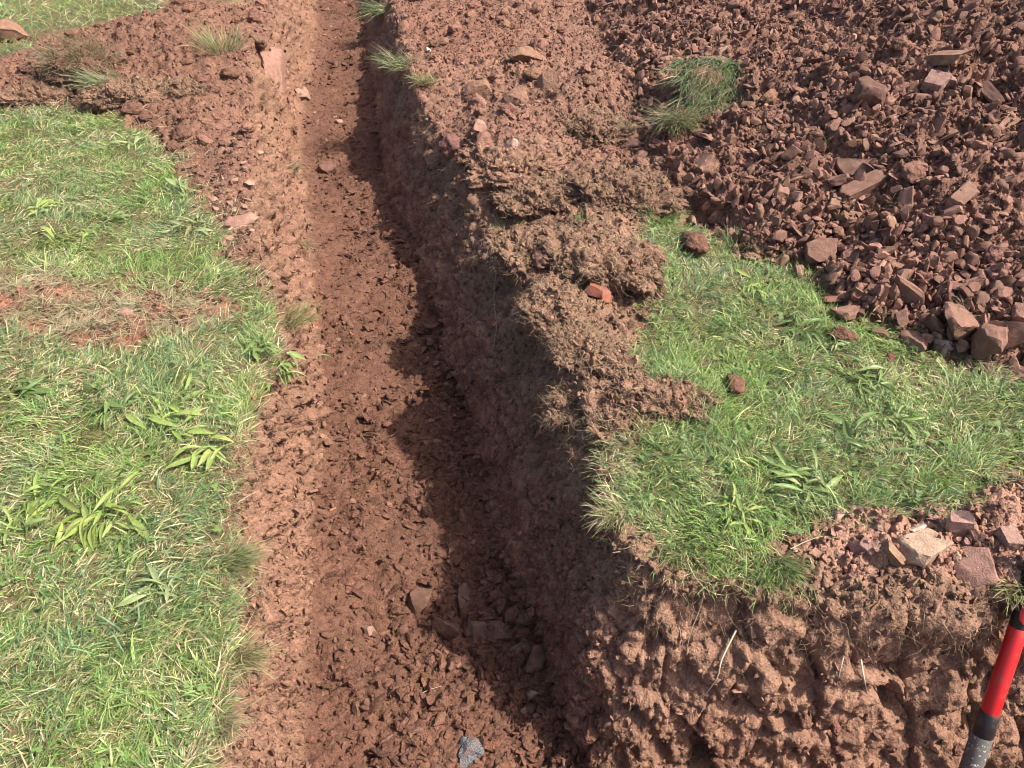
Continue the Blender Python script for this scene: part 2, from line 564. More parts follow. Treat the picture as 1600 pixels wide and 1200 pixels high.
smoothf = facing * (.65 + .35 * sstep(.45, .8, Pv[:, 0] + .12 * f_lo))
hole = facing * sstep(.22, .5, perlin(Pw, 8.0, 33.0)) * sstep(-.10, -.2, Pv[:, 2])
dd = mw * calm * (0.042 * facing * huge + (0.019 - 0.009 * smoothf) * (1 - .4 * clay) * big + (0.010 - 0.0055 * smoothf) * (1 - .5 * clay) * mid + 0.0065 * (1 - .3 * clay) * (1 - .4 * smoothf) * fine + 0.030 * f_lo + 0.010 * f_hi) - .06 * mw * hole - .055 * mw * leftw * sstep(.20, .45, perlin(Pw, 8.0, 61.0)) * sstep(-.02, -.07, Pv[:, 2]) * sstep(-.40, -.25, Pv[:, 2])
zone = np.clip(.75 + .9 * perlin(Pv, 3.3, 21.0) + .5 * sstep(-.25, .1, Pv[:, 0] + .2 * (Pv[:, 1] - 1)), .25, 1.7)
dd += mf * zone * (0.012 * big + 0.0135 * mid + 0.0085 * fine + 0.006 * f_hi) + mf * .016 * f_lo
dd += mh * (0.014 * big + 0.012 * mid + 0.006 * fine + 0.045 * f_lo + 0.012 * f_hi)
dd += ms * (0.012 * big + 0.010 * mid + 0.005 * fine + 0.030 * f_lo + 0.010 * f_hi)
disp[idx] += dd * coremask[idx]
V = V + NRM * disp[:, None]

# colours of the earth
def blend(c, m):
    global COLR
    COLR = COLR * (1 - m[:, None]) + np.asarray(c)[None, :] * m[:, None]
COLR = np.tile(C_TOP, (len(V), 1))
nz1 = fbm(V, 2.6, 4, 0.55, 11.0); nz2 = fbm(V, 9.0, 3, 0.55, 4.0)
blend(C_HEAP, m_heap)
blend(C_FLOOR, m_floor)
below = np.clip(-GZ / 0.5, 0, 1)
wallc = C_TOP[None] * (1 - sstep(0.25, 0.6, below + 0.15 * nz1)[:, None]) + (C_TAN * .62 + C_FLOOR * .5)[None] * sstep(0.25, 0.6, below + 0.15 * nz1)[:, None]
lw = sstep(-.2, -.5, GX + .2 * (GY - 1))[:, None] * .75
wallc = wallc * (1 - lw) + (C_RED * .5 + C_TAN * .55)[None] * lw
mat_ = (sstep(-.10, -.05, GZ + .02 * nz2) * sstep(.14, .0, np.minimum(sdf(LAWN_L, GX, GY), sdf(TURF_R, GX, GY))))[:, None] * .7
wallc = wallc * (1 - mat_) + (C_TOP * .55)[None] * mat_
COLR = COLR * (1 - m_wall[:, None]) + wallc * m_wall[:, None]
blend(C_THATCH, m_lawn * 0.9)
left_soil = m_soil * sstep(-0.3, -0.7, GX + 0.22 * (GY - 1.0))
blend(C_RED * 1.0, left_soil * 0.75)
blend(C_PINK, m_stony * 0.75)
m_bare = soft_in(BARE, 0.06) * (1 - m_lawn)
blend(C_RED * np.array([1.3, 1.2, 1.2]), m_bare * sstep(-0.25, 0.1, nz2) * 0.95)
blend(C_THATCH * 1.25, m_bare * sstep(-.15, -0.4, nz2) * 0.8)
fw = m_wall * sstep(0.15, 0.4, GX) * sstep(1.4, 1.25, GY)
blend(C_TAN, fw * sstep(1.05, 0.45, below + 0.2 * nz1) * 0.95)
apr = m_soil * sstep(-1.0, -0.5, GX + 0.22 * (GY - 1)) * sstep(2.6, 3.6, GY + .35 * nz1)
blend(C_HEAP * 1.02, apr * .8)
track = soft_in(plan([(620, 20), (700, 0), (800, 40), (830, 110), (720, 130), (640, 110)]), 0.1)
blend(C_RED * 1.05, track * m_soil * 0.8)
COLR *= (1 + 0.16 * nz1 + 0.12 * nz2)[:, None]
COLR = np.clip(COLR, 0.01, 0.8)

nr, nc = shape
ii = np.arange(nr * nc).reshape(shape)
QUADS = np.stack([ii[:-1, :-1], ii[:-1, 1:], ii[1:, 1:], ii[1:, :-1]], -1).reshape(-1, 4)
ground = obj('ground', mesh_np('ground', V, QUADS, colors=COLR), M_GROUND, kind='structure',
             label='lawn and bare red earth with a long trench dug through it')

# a lighter copy of the sheet, only for finding where things rest
sub = ii[R0:R0 + RN:2, C0:C0 + NS:2]
sv = V[sub.ravel()]
k = np.arange(sub.size).reshape(sub.shape)
sq = np.stack([k[:-1, :-1], k[:-1, 1:], k[1:, 1:], k[1:, :-1]], -1).reshape(-1, 4)
BVH = BVHTree.FromPolygons(sv.tolist(), sq.tolist())

def hit(u, v):
    loc, n, i, d = BVH.ray_cast(Vector(CC), Vector(ray(u, v)).normalized())
    if loc is None:
        loc = Vector(at(u, v)); n = Vector((0, 0, 1))
    if n.z < 0: n = -n
    return loc, n

def drop(x, y):
    loc, n, i, d = BVH.ray_cast(Vector((x, y, 5)), Vector((0, 0, -1)))
    if loc is None:
        return Vector((x, y, 0)), Vector((0, 0, 1))
    if n.z < 0: n = -n
    return loc, n

# surface samples
VN = grid_normals(V)
qc = QUADS
a_ = V[qc[:, 1]] - V[qc[:, 0]]; b_ = V[qc[:, 3]] - V[qc[:, 0]]
AREA = np.linalg.norm(np.cross(a_, b_), axis=1)
QCORE = coremask[qc[:, 0]] & coremask[qc[:, 2]]
wide_m = (np.abs(ss.ravel()) < 1.55) & (yy.ravel() > 0.0) & (yy.ravel() < 9.5)
QWIDE = wide_m[qc[:, 0]] & wide_m[qc[:, 2]] & ~QCORE
AREA_OUT = AREA * QWIDE
AREA = AREA * QCORE

def sample(weight_v, n, near_pow=1.0, n_out=0):
    """n points on the ground sheet, by a per-vertex weight; near_pow favours what is close by"""
    if n_out:
        return tuple(np.concatenate(x) for x in zip(sample(weight_v, n, near_pow), sample(weight_v, -n_out, near_pow)))
    wq = weight_v[qc].mean(1) * (AREA if n > 0 else AREA_OUT)
    n = abs(n)
    cen = V[qc[:, 0]]
    r = np.sqrt(cen[:, 0] ** 2 + cen[:, 1] ** 2 + (CAM_H - cen[:, 2]) ** 2)
    wq = wq / r ** near_pow
    cdf = np.cumsum(wq)
    q = np.searchsorted(cdf, rng.random(n) * cdf[-1])
    q = np.clip(q, 0, len(qc) - 1)
    s_, t_ = rng.random(n)[:, None], rng.random(n)[:, None]
    A, B, C, D = (V[qc[q, i]] for i in range(4))
    p = (A * (1 - s_) + B * s_) * (1 - t_) + (D * (1 - s_) + C * s_) * t_
    return p, VN[qc[q, 0]], COLR[qc[q, 0]]


# ------------------------------------------------------------------ stones, clods: shapes
def ico(sub):
    bm = bmesh.new()
    bmesh.ops.create_icosphere(bm, subdivisions=sub, radius=1.0)
    v = np.array([x.co[:] for x in bm.verts]); f = np.array([[x.index for x in q.verts] for q in bm.faces])
    bm.free()
    return v, f
ICO = {k: ico(k) for k in (2, 3, 4, 6)}

def rock_shape(seed, sub=3, dims=(1, .7, .5), cuts=9, noise=0.05, box=False):
    r = np.random.default_rng(seed)
    v, f = ICO[sub]
    v = v.copy() * 1.15
    for k_ in range(cuts):
        n = r.normal(size=3); n /= np.linalg.norm(n)
        d_ = r.uniform(0.42, 0.80)
        if box and k_ < 6:
            n = np.zeros(3); n[k_ // 2] = 1 - 2 * (k_ % 2)
            n += r.normal(0, .12, 3); n /= np.linalg.norm(n)
            d_ = r.uniform(.52, .64)
        elif box:
            d_ = r.uniform(.7, .95)
        e = v @ n - d_
        v = np.where(e[:, None] > 0, v - e[:, None] * n[None], v)
    v = v + noise * fbm(v, 2.2, 3, 0.6, seed * 3.7)[:, None] * v
    v = v * np.array(dims)
    return v, f

def sharp_mesh(name, v, f):
    me = mesh_np(name, v, tris=f, smooth=True)
    try:
        me.set_sharp_from_angle(angle=math.radians(24))
    except Exception:
        pass
    return me

def clod_shape(seed, sub=4, dims=(1, .8, .6), amp=0.16):
    r = np.random.default_rng(seed)
    v, f = ICO[sub]
    n = v.copy()
    v = v * (1 + 0.30 * fbm(n, 1.1, 2, 0.5, seed * 1.9)[:, None])
    h = 0.5 * chunks(n, 2.6, seed * 2.3) + 0.35 * chunks(n, 6.0, seed * 1.3) + 0.3 * fbm(n, 7, 3, 0.6, seed)
    v = v + n * (amp * h)[:, None]
    v = v * np.array(dims)
    return v, f

ROCKS = []
PLACED = []
for i in range(14):
    dm = [(1, .68, .48), (1, .72, .24), (1, .5, .36), (1, .8, .58)][i % 4]
    ROCKS.append(sharp_mesh('stone_shape', *rock_shape(100 + i, 3, dm, 14 + i % 5, 0.10, False)))
SLABS = [i for i in range(14) if i % 4 == 1]
CLODS = [mesh_np('clod_shape', v, tris=f) for v, f in (clod_shape(40 + i, 4, [(1, .8, .62), (1, .7, .55), (1, .9, .7)][i % 3], 0.17) for i in range(6))]
for me in ROCKS: me.materials.append(M_STONE)
for me in CLODS: me.materials.append(M_CLOD)

def orient(n, tilt, spin):
    """rotation that lays local z along the normal n, leaning by tilt about a random axis"""
    q = Vector(n).to_track_quat('Z', 'Y')
    a = random.uniform(0, 2 * math.pi)
    return q @ Euler((tilt * math.cos(a), tilt * math.sin(a), 0)).to_quaternion() @ Euler((0, 0, spin)).to_quaternion()

def put_rock(me, loc, n, size, color, name, label, cat, group=None, tilt=0.3, sink=0.25, spin=None, scale=(1, 1, 1)):
    o = obj(name, me, None, label=label, cat=cat, group=group)
    q = orient(n, random.uniform(-tilt, tilt), random.uniform(0, 6.28) if spin is None else spin)
    o.rotation_mode = 'QUATERNION'; o.rotation_quaternion = q
    o.scale = (size * scale[0], size * scale[1], size * scale[2])
    hgt = min(abs(v_) for v_ in (0.5, 0.5)) * size * scale[2]
    o.location = Vector(loc) + Vector(n) * hgt * (1 - 2 * sink) * 0.9
    o.color = (*color, 1)
    PLACED.append((o, color))
    return o

def px_size(loc, px):
    """metres that span px pixels of the photograph at loc"""
    return px * (Vector(loc) - Vector(CC)).dot(Vector(CF)) / FPX

def jitter_c(c, a=0.18):
    k_ = 1 + random.uniform(-a, a)
    return tuple(np.clip(np.array(c) * k_ * (1 + np.random.default_rng(random.randrange(10**6)).normal(0, 0.04, 3)), 0.01, 0.8))

C_STONE = (0.185, 0.100, 0.074)
taken = []
LANDMARKS = []
# single stones that can be told apart: (u, v, width px, dims, colour, mesh material, label, tilt)
def single(u, v, wpx, dims, color, label, mat=None, cat='stone', name='stone', seed=1, tilt=0.2, sink=0.25, spin=None, cuts=15, sub=4, noise=0.10, group=None):
    loc, n = hit(u, v)
    box = any(w_ in label for w_ in ('slab', 'shard', 'flake'))
    me = sharp_mesh('stone_shape', *rock_shape(seed, sub, (1, 1, 1), 20 if mat is M_GREY else cuts, .2 if mat is M_GREY else noise, box))
    me.materials.append(mat or M_STONE)
    size = px_size(loc, wpx) / 2 / 0.72
    n = (n + Vector((0, 0, 0.6))).normalized()
    o = put_rock(me, loc, n, size, color, name, label, cat, group, tilt, sink, spin, dims)
    taken.append((loc, size * 1.1))
    LANDMARKS.append((label, Vector(loc)))
    return o

SINGLES = [
    (17, 60, 50, (1, .85, .85), (0.23, 0.125, 0.082), 'rounded brown boulder at the edge of the far lawn', M_STONE, 1, .1, .12, 0.4),
    (732, 1170, 54, (.85, 1, .6), (0.062, 0.068, 0.078), 'blue-grey stone with white streaks lying on the trench floor', M_GREY, 2, .15, .28, 1.2),
    (578, 987, 21, (1, .9, .7), (0.28, 0.17, 0.125), 'small pale round pebble on the sunlit trench floor', M_CLEAN, 3, .1, .2, 0),
    (768, 986, 60, (1, .68, .45), (0.17, 0.105, 0.075), 'flat oblong brown stone in the shaded trench floor', M_STONE, 4, .1, .25, 0.05),
    (726, 932, 46, (.55, 1, .35), (0.18, 0.110, 0.078), 'upright-lying brown slab in the shaded trench floor', M_STONE, 5, .12, .3, 0.1),
    (836, 1037, 40, (1, .9, .6), (0.15, 0.09, 0.065), 'rounded dark stone near the wall on the shaded trench floor', M_STONE, 6, .1, .25, 0.6),
    (822, 968, 44, (1, .6, .5), (0.16, 0.095, 0.07), 'wedge-shaped stone above the flat oblong one in the trench shade', M_STONE, 7, .2, .25, 0.3),
    (820, 1012, 42, (1, .6, .45), (0.14, 0.085, 0.062), 'dark stone between the oblong stone and the trench wall', M_STONE, 8, .2, .25, 2.9),
    (698, 984, 40, (.7, 1, .8), (0.21, 0.11, 0.075), 'upright lump at the edge of the trench shadow', M_STONE, 9, .25, .15, 0.2),
    (650, 935, 42, (1, .9, .45), (0.20, 0.108, 0.074), 'flat reddish lump with a dark crack beneath, trench floor', M_STONE, 10, .2, .2, 0.4),
    (830, 1085, 22, (1, .8, .8), (0.30, 0.2, 0.15), 'small pale pointed pebble at the shadow edge of the trench floor', M_CLEAN, 11, .2, .2, 0.4),
    (1440, 858, 84, (1, .75, .42), (0.33, 0.225, 0.16), 'large cream slab on the rim above the end wall', M_CLEAN, 12, .12, .22, 0.1),
    (1433, 832, 48, (1, .4, .35), (0.42, 0.35, 0.29), 'thin whitish flake behind the large cream slab', M_CLEAN, 13, .1, .15, -.1),
    (1525, 884, 66, (1, .95, .35), (0.25, 0.14, 0.112), 'square pinkish slab on the rim beside the tool handle', M_CLEAN, 14, .15, .2, 0.75),
    (1497, 822, 42, (1, .85, .75), (0.31, 0.19, 0.15), 'pale pink stone behind the large cream slab, by the turf', M_CLEAN, 15, .2, .2, 0.3),
    (1358, 857, 32, (1, .75, .6), (0.31, 0.19, 0.155), 'small pale pink stone beside the large cream slab', M_CLEAN, 16, .2, .2, 0.2),
    (1342, 862, 26, (1, .9, .6), (0.33, 0.18, 0.14), 'small dusty pink stone on the rim, left of its pale neighbour', M_CLEAN, 17, .2, .2, 1.2),
    (1392, 868, 40, (.55, 1, .7), (0.25, 0.155, 0.10), 'tan upright lump against the large cream slab', M_STONE, 18, .2, .3, 0.1),
    (1272, 866, 20, (1, .9, .7), (0.27, 0.15, 0.10), 'lone brown pebble on the smooth clay patch by the turf', M_STONE, 19, .1, .15, 0.1),
    (1575, 842, 38, (1, .8, .6), (0.29, 0.18, 0.14), 'pale pink stone at the picture edge above the square slab', M_CLEAN, 20, .2, .25, 0.1),
    (932, 462, 52, (1, .55, .5), (0.24, 0.085, 0.055), 'smooth red stone stuck in the turf clods on the rim', M_STONE, 21, .2, .2, -0.4),
    (1474, 546, 34, (1, .8, .7), (0.38, 0.30, 0.23), 'pale cream stone at the foot of the spoil heap by the turf', M_CLEAN, 22, .2, .2, 0.3),
    (1572, 528, 56, (.8, 1, .8), (0.215, 0.112, 0.08), 'big leaning boulder at the foot of the spoil heap', M_STONE, 23, .3, .15, 0.4),
    (1497, 512, 84, (1, .62, .5), (0.205, 0.108, 0.078), 'largest oblong boulder at the foot of the spoil heap', M_STONE, 24, .2, .2, 0.1),
    (1537, 540, 52, (.85, 1, .8), (0.19, 0.1, 0.073), 'blocky stone between the two largest boulders at the heap foot', M_STONE, 25, .2, .2, 0.2),
    (1432, 540, 50, (1, .62, .55), (0.21, 0.115, 0.08), 'brown stone lying on the turf in front of the spoil heap', M_STONE, 26, .2, .15, 0.1),
    (1278, 405, 56, (1, .85, .8), (0.20, 0.108, 0.08), 'blocky stone at the heap foot above the turf corner', M_STONE, 27, .3, .15, 0.2),
    (1412, 456, 50, (.55, 1, .6), (0.20, 0.106, 0.076), 'upright oblong stone near the foot of the spoil heap', M_STONE, 28, .3, .1, 0.1),
    (1362, 425, 44, (.4, 1, .35), (0.23, 0.13, 0.095), 'narrow upright shard near the foot of the spoil heap', M_STONE, 29, .3, .1, 0.1),
    (1312, 495, 40, (1, .8, .7), (0.2, 0.11, 0.08), 'stone on the grass edge below the spoil heap', M_STONE, 30, .2, .15, 0.4),
    (1340, 268, 66, (1, .5, .3), (0.24, 0.14, 0.10), 'tan flat slab lying across the middle of the spoil heap', M_STONE, 31, .2, .1, 0.05),
    (1345, 297, 76, (1, .42, .3), (0.23, 0.125, 0.092), 'long diagonal slab under the tan slab on the spoil heap', M_STONE, 32, .2, .1, 0.7),
    (1315, 285, 44, (1, .8, .4), (0.20, 0.105, 0.082), 'purplish slab propped behind the long diagonal slab', M_STONE, 33, .4, .1, 0.2),
    (1484, 95, 84, (1, .36, .25), (0.30, 0.175, 0.115), 'long tan slab pointing up the spoil heap', M_STONE, 34, .2, .1, 0.72),
    (1460, 136, 36, (.95, 1, .7), (0.27, 0.165, 0.14), 'pale purple square stone below the long tan slab', M_CLEAN, 35, .2, .15, 0.2),
    (1487, 132, 22, (1, .9, .7), (0.27, 0.165, 0.14), 'small pale stone next to the pale purple square one', M_CLEAN, 36, .2, .15, 0.2),
    (1548, 152, 66, (1, .3, .3), (0.12, 0.068, 0.055), 'dark slab lying on the upper spoil heap near the picture edge', M_STONE, 37, .2, .1, -.35),
    (1570, 200, 54, (1, .55, .3), (0.25, 0.14, 0.098), 'tan wedge-shaped slab near the heap right of the dark slab', M_STONE, 38, .3, .1, 0.9),
    (1415, 318, 50, (.6, 1, .3), (0.215, 0.12, 0.088), 'broad slab tipped over below the tan flat slab', M_STONE, 39, .5, .1, 0.5),
    (1500, 310, 62, (1, .5, .35), (0.22, 0.13, 0.092), 'broad tan slab on the right slope of the spoil heap', M_STONE, 40, .3, .1, 0.4),
    (1095, 262, 64, (1, .6, .3), (0.235, 0.132, 0.094), 'flat slab where the spoil heap meets the flattened earth', M_STONE, 41, .2, .15, 0.3),
    (1220, 300, 46, (1, .5, .35), (0.215, 0.12, 0.088), 'slanting slab low on the left side of the spoil heap', M_STONE, 42, .4, .1, 0.6),
    (1130, 85, 20, (1, 1, .8), (0.33, 0.22, 0.16), 'pale tan stone above the flap of sod', M_CLEAN, 43, .2, .15, 0.2),
    (1115, 100, 52, (1, .3, .3), (0.24, 0.14, 0.1), 'thin slab bridging the sod flap and the spoil heap', M_STONE, 44, .2, .05, 0.25),
    (1076, 122, 30, (.7, 1, .6), (0.13, 0.105, 0.10), 'grey stone beside the flap of sod', M_CLEAN, 45, .2, .15, 0.1),
    (510, 268, 24, (1, .8, .7), (0.19, 0.1, 0.07), 'lone lump with a dark hollow on the far trench floor', M_STONE, 46, .2, .1, 0.1),
    (472, 148, 22, (1, .9, .6), (0.27, 0.17, 0.132), 'pale pink stone at the foot of the far wall slab', M_CLEAN, 47, .2, .15, 0.1),
    (522, 102, 32, (1, .5, .5), (0.22, 0.12, 0.10), 'dark pink stone on the far trench floor near the shadow', M_STONE, 48, .2, .15, 0.1),
    (65, 872, 17, (1, .8, .4), (0.30, 0.13, 0.08), 'small orange-brown fragment lying in the lawn', M_STONE, 49, .1, .0, 0.1),
    (384, 348, 38, (1, .8, .4), (0.29, 0.165, 0.125), 'flat pinkish stone on the bank between lawn and trench', M_CLEAN, 50, .3, .2, 0.6),
    (291, 262, 20, (1, 1, .8), (0.16, 0.08, 0.055), 'dark round stone at the corner of the left lawn', M_STONE, 51, .1, .2, 0.1),
    (802, 226, 24, (1, .8, .8), (0.37, 0.23, 0.18), 'pale pink stone on top of the crumbly pile by the rim', M_CLEAN, 52, .2, .2, 0.1),
    (752, 200, 26, (1, .8, .8), (0.29, 0.17, 0.13), 'dusty pink lump at the back of the crumbly pile', M_CLEAN, 53, .2, .2, 0.1),
    (985, 229, 22, (1, .8, .7), (0.34, 0.2, 0.15), 'pale stone beside the drooping pale tuft', M_CLEAN, 54, .2, .2, 0.1),
    (670, 82, 9, (1, .9, .8), (0.6, 0.5, 0.44), 'tiny whitish stone on the flattened earth by the rim', M_CLEAN, 55, .2, .1, 0.1),
    (1360, 156, 52, (1, .8, .75), (0.125, 0.066, 0.05), 'dark rounded lump in the middle of the spoil heap', M_STONE, 56, .2, .15, 0.1),
    (1330, 170, 36, (1, .5, .3), (0.21, 0.115, 0.085), 'thin slab left of the dark rounded lump on the heap', M_STONE, 57, .3, .1, 0.3),
]
for (u, v, wp, dm, c, lab, mt, sd, ti, si, sp) in SINGLES:
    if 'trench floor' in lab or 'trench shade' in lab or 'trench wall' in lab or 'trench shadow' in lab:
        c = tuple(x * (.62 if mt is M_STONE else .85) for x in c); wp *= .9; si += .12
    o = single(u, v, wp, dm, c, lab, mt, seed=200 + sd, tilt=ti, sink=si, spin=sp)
    if 'turf clods' in lab or 'crumbly pile' in lab:                   # these lie on top of the clods
        o.location += (Vector(CC) - o.location).normalized() * .055

# pale slab of bedrock showing in the far left trench wall
loc, n = hit(428, 100)
me = sharp_mesh('stone_shape', *rock_shape(333, 4, (1, 1, 1), 11, 0.08)); me.materials.append(M_CLEAN)
o = obj('bedrock_slab', me, None, label='pale pink slab of rock bared in the far trench wall', cat='rock')
o.location = loc + Vector((-.07, .03, -.09)); o.scale = (0.19, 0.34, 0.42); o.rotation_euler = (0.1, 0.25, 0.2); o.color = (0.25, 0.138, 0.104, 1)

# smooth tan clay lumps pressed by the digger bucket
for k, (u, v, wp, dm, lab) in enumerate([
        (826, 92, 46, (.75, 1, .4), 'smooth tan clay block standing by the heap, square top'),
        (805, 158, 42, (.8, 1, .5), 'smooth pointed clay block above the crumbly pile'),
        (750, 148, 40, (1, .7, .5), 'smooth tilted clay lump beside the rim turf'),
        (862, 135, 40, (.9, .9, .5), 'smooth clay lump right of the square-topped block')]):
    single(u, v, wp, dm, (0.215, 0.122, 0.082), lab, M_CLOD, 'clay lump', 'clay_lump', 400 + k, .2, .2, .2 * k, cuts=8)

# ---- stones that nothing tells apart, each still a thing of its own
def scatter_things(weight, n, sizes, meshes, color, name, label, cat, group, near=1.0, tilt=0.5, sink=0.25, gap=1.0, dims=None):
    P, Nn, Cc = sample(weight, n * 6, near)
    done = 0
    for p, nn in zip(P, Nn):
        if done >= n: break
        s_ = random.triangular(*sizes)
        pv = Vector(p)
        u_, v_ = proj(pv)
        if not (-8 < u_ < 1608 and -4 < v_ < 1208):
            continue
        if any((pv - q).length < (s_ + r_) * gap for q, r_ in taken):
            continue
        me = random.choice(meshes)
        nn = (Vector(nn) + Vector((0, 0, 0.7))).normalized()
        put_rock(me, pv, nn, s_, jitter_c(color), name, label, cat, group, tilt, sink, None,
                 (1, random.uniform(.8, 1.1), random.uniform(.8, 1.15)) if dims is None else dims)
        taken.append((pv, s_)); done += 1

heap_d = -sdf(HEAP, V[:, 0], V[:, 1])
foot = m_heap * sstep(0.55, 0.25, heap_d) * sstep(0.9, 1.2, V[:, 0])
slope = m_heap * sstep(0.3, 0.6, heap_d)
blocks = [ROCKS[i] for i in range(14) if i % 4 != 1]
slabs = [ROCKS[i] for i in SLABS]
scatter_things(foot, 95, (.022, .062, .034), blocks, C_STONE, 'stone', 'chunky red-brown stone among others along the foot of the spoil heap', 'stone', 'stones along the foot of the spoil heap', 0.5, .6, .22, .72)
scatter_things(slope, 70, (.02, .055, .03), blocks, C_STONE, 'stone', 'angular red-brown stone scattered on the upper spoil heap', 'stone', 'stones on the upper spoil heap', 1.2, .7, .25, .8)
scatter_things(m_heap, 75, (.028, .075, .04), slabs, (0.20, 0.112, 0.082), 'stone', 'flat red-brown slab among the rubble of the spoil heap', 'stone', 'flat slabs on the spoil heap', 1.2, .8, .15, .8)
bank = m_soil * np.exp(-((V[:, 0] + 1.22) / .15) ** 2 - ((V[:, 1] - 3.05) / .50) ** 2)
scatter_things(bank, 44, (.013, .042, .022), blocks, (0.31, 0.175, 0.13), 'pebble', 'small pinkish stone on the bank between the left lawn and trench', 'pebble', 'stones on the left bank', 0, .5, .25, .8)
scatter_things(m_stony * m_soil, 46, (.007, .024, .011), ROCKS, (0.33, 0.195, 0.15), 'pebble', 'small pink stone in the stony patch above the end wall', 'pebble', 'stones of the stony patch', 0, .5, .28, .85)
fl_far = m_floor * sstep(3.6, 4.6, V[:, 1])
fl_near = m_floor * sstep(3.6, 3.0, V[:, 1])
scatter_things(fl_near, 48, (.008, .026, .012), ROCKS, (0.20, 0.108, 0.076), 'pebble', 'small flat reddish stone pressed into the near trench floor', 'pebble', 'stones in the near trench floor', 1, .3, .36, 1.2)
scatter_things(fl_far, 30, (.012, .04, .02), ROCKS, (0.26, 0.145, 0.115), 'stone', 'pinkish stone on the far trench floor', 'stone', 'stones in the far trench floor', 1, .4, .3, 1.2)
apron = m_soil * sstep(-1.0, -0.5, V[:, 0] + 0.22 * (V[:, 1] - 1)) * sstep(1.9, 2.3, V[:, 1])
scatter_things(apron, 85, (.022, .075, .036), CLODS, tuple(C_HEAP * 1.1), 'soil_clod', 'brown crumbly clod on the dug earth between trench and heap', 'soil clod', 'clods between trench and heap', .5, .5, .25, .8)
scatter_things(apron, 28, (.014, .042, .022), blocks, (0.21, 0.12, 0.086), 'stone', 'brown stone on the dug earth between trench and heap', 'stone', 'stones between trench and heap', .5, .5, .25, .8)
left_far = m_soil * sstep(-1.2, -1.5, V[:, 0]) * sstep(3.4, 3.8, V[:, 1])
scatter_things(left_far, 40, (.02, .06, .03), CLODS, tuple(C_RED * .9), 'soil_clod', 'red-brown clod in the spoil strewn across the far left lawn', 'soil clod', 'clods on the far left spoil', .5, .5, .3, .8)
scatter_things(m_heap, 60, (.02, .055, .03), CLODS, tuple(C_HEAP * 1.05), 'soil_clod', 'dark crumbly clod mixed into the spoil heap', 'soil clod', 'clods in the spoil heap', 1, .5, .25, .8)
end_foot = m_wall * sstep(0.2, 0.35, V[:, 0]) * sstep(1.2, 1.1, V[:, 1]) * sstep(-.25, -.35, V[:, 2])
scatter_things(end_foot, 16, (.012, .034, .02), CLODS, tuple(C_RED * .95), 'soil_clod', 'red-brown clod at the bottom of the broken end wall', 'soil clod', 'clods below the end wall', 0, .5, .2, .8)
for (u, v, wp, lab) in [(1316, 529, 44, 'brown soil clod lying on the turf below the spoil heap'), (1146, 607, 50, 'dark red soil crumb pile on the turf by the root clods'),
                        (1391, 560, 20, 'tiny red soil clod on the turf near the cream stone'), (1163, 428, 20, 'small clod on the turf corner under the heap'),
                        (1085, 386, 52, 'round rooty clod at the far corner of the right turf'), (925, 1140, 50, 'red clod at the trench corner below the end wall')]:
    loc, n = hit(u, v)
    o = put_rock(CLODS[int(u) % 6], loc, Vector((0, 0, 1)), px_size(loc, wp) / 2 / .95, tuple(C_RED * .85), 'soil_clod', lab, 'soil clod', None, .2, .15, 0.1 * u, (1, .8, .75))

# ------------------------------------------------------------------ blades, roots
def blades(root, az, lean0, lean1, length, width, color, roll=None, seg=3, tipc=1.12):
    """ribbons that bend over: arrays of roots, heading, start and end lean from the vertical"""
    n = len(root)
    f32 = np.float32
    d_ = np.stack([np.cos(az), np.sin(az), np.zeros(n)], 1)
    side = np.stack([-np.sin(az), np.cos(az), np.zeros(n)], 1)
    if roll is None: roll = rng.normal(0, 0.6, n)
    bend = rng.normal(0, 0.25, n)
    p = root.astype(float).copy()
    VV, CL = [], []
    shape_w = [1.0, 0.95, 0.72, 0.45]
    for k in range(seg + 1):
        tt = k / seg
        a = lean0 + (lean1 - lean0) * tt
        tang = d_ * np.sin(a)[:, None] + np.array([0, 0, 1.0]) * np.cos(a)[:, None] + side * (bend * tt)[:, None]
        nrm = d_ * np.cos(a)[:, None] - np.array([0, 0, 1.0]) * np.sin(a)[:, None]
        sd = side * np.cos(roll)[:, None] + nrm * np.sin(roll)[:, None]
        cc = color * (0.82 + (tipc - 0.82) * tt)
        if k < seg:
            wv = (width * shape_w[min(k, 3)] * 0.5)[:, None]
            VV += [p - sd * wv, p + sd * wv]; CL += [cc, cc]
        else:
            VV.append(p.copy()); CL.append(cc)
        p = p + tang * (length / seg)[:, None]
    m = 2 * seg + 1
    Vb = np.stack(VV, 1).reshape(-1, 3); Cb = np.stack(CL, 1).reshape(-1, 3)
    b0 = (np.arange(n) * m)[:, None]
    quads = np.concatenate([b0 + np.array([[2 * k, 2 * k + 1, 2 * k + 3, 2 * k + 2]]) for k in range(seg - 1)])
    tris = b0 + np.array([[2 * seg - 2, 2 * seg - 1, 2 * seg]])
    return Vb, quads, tris, Cb

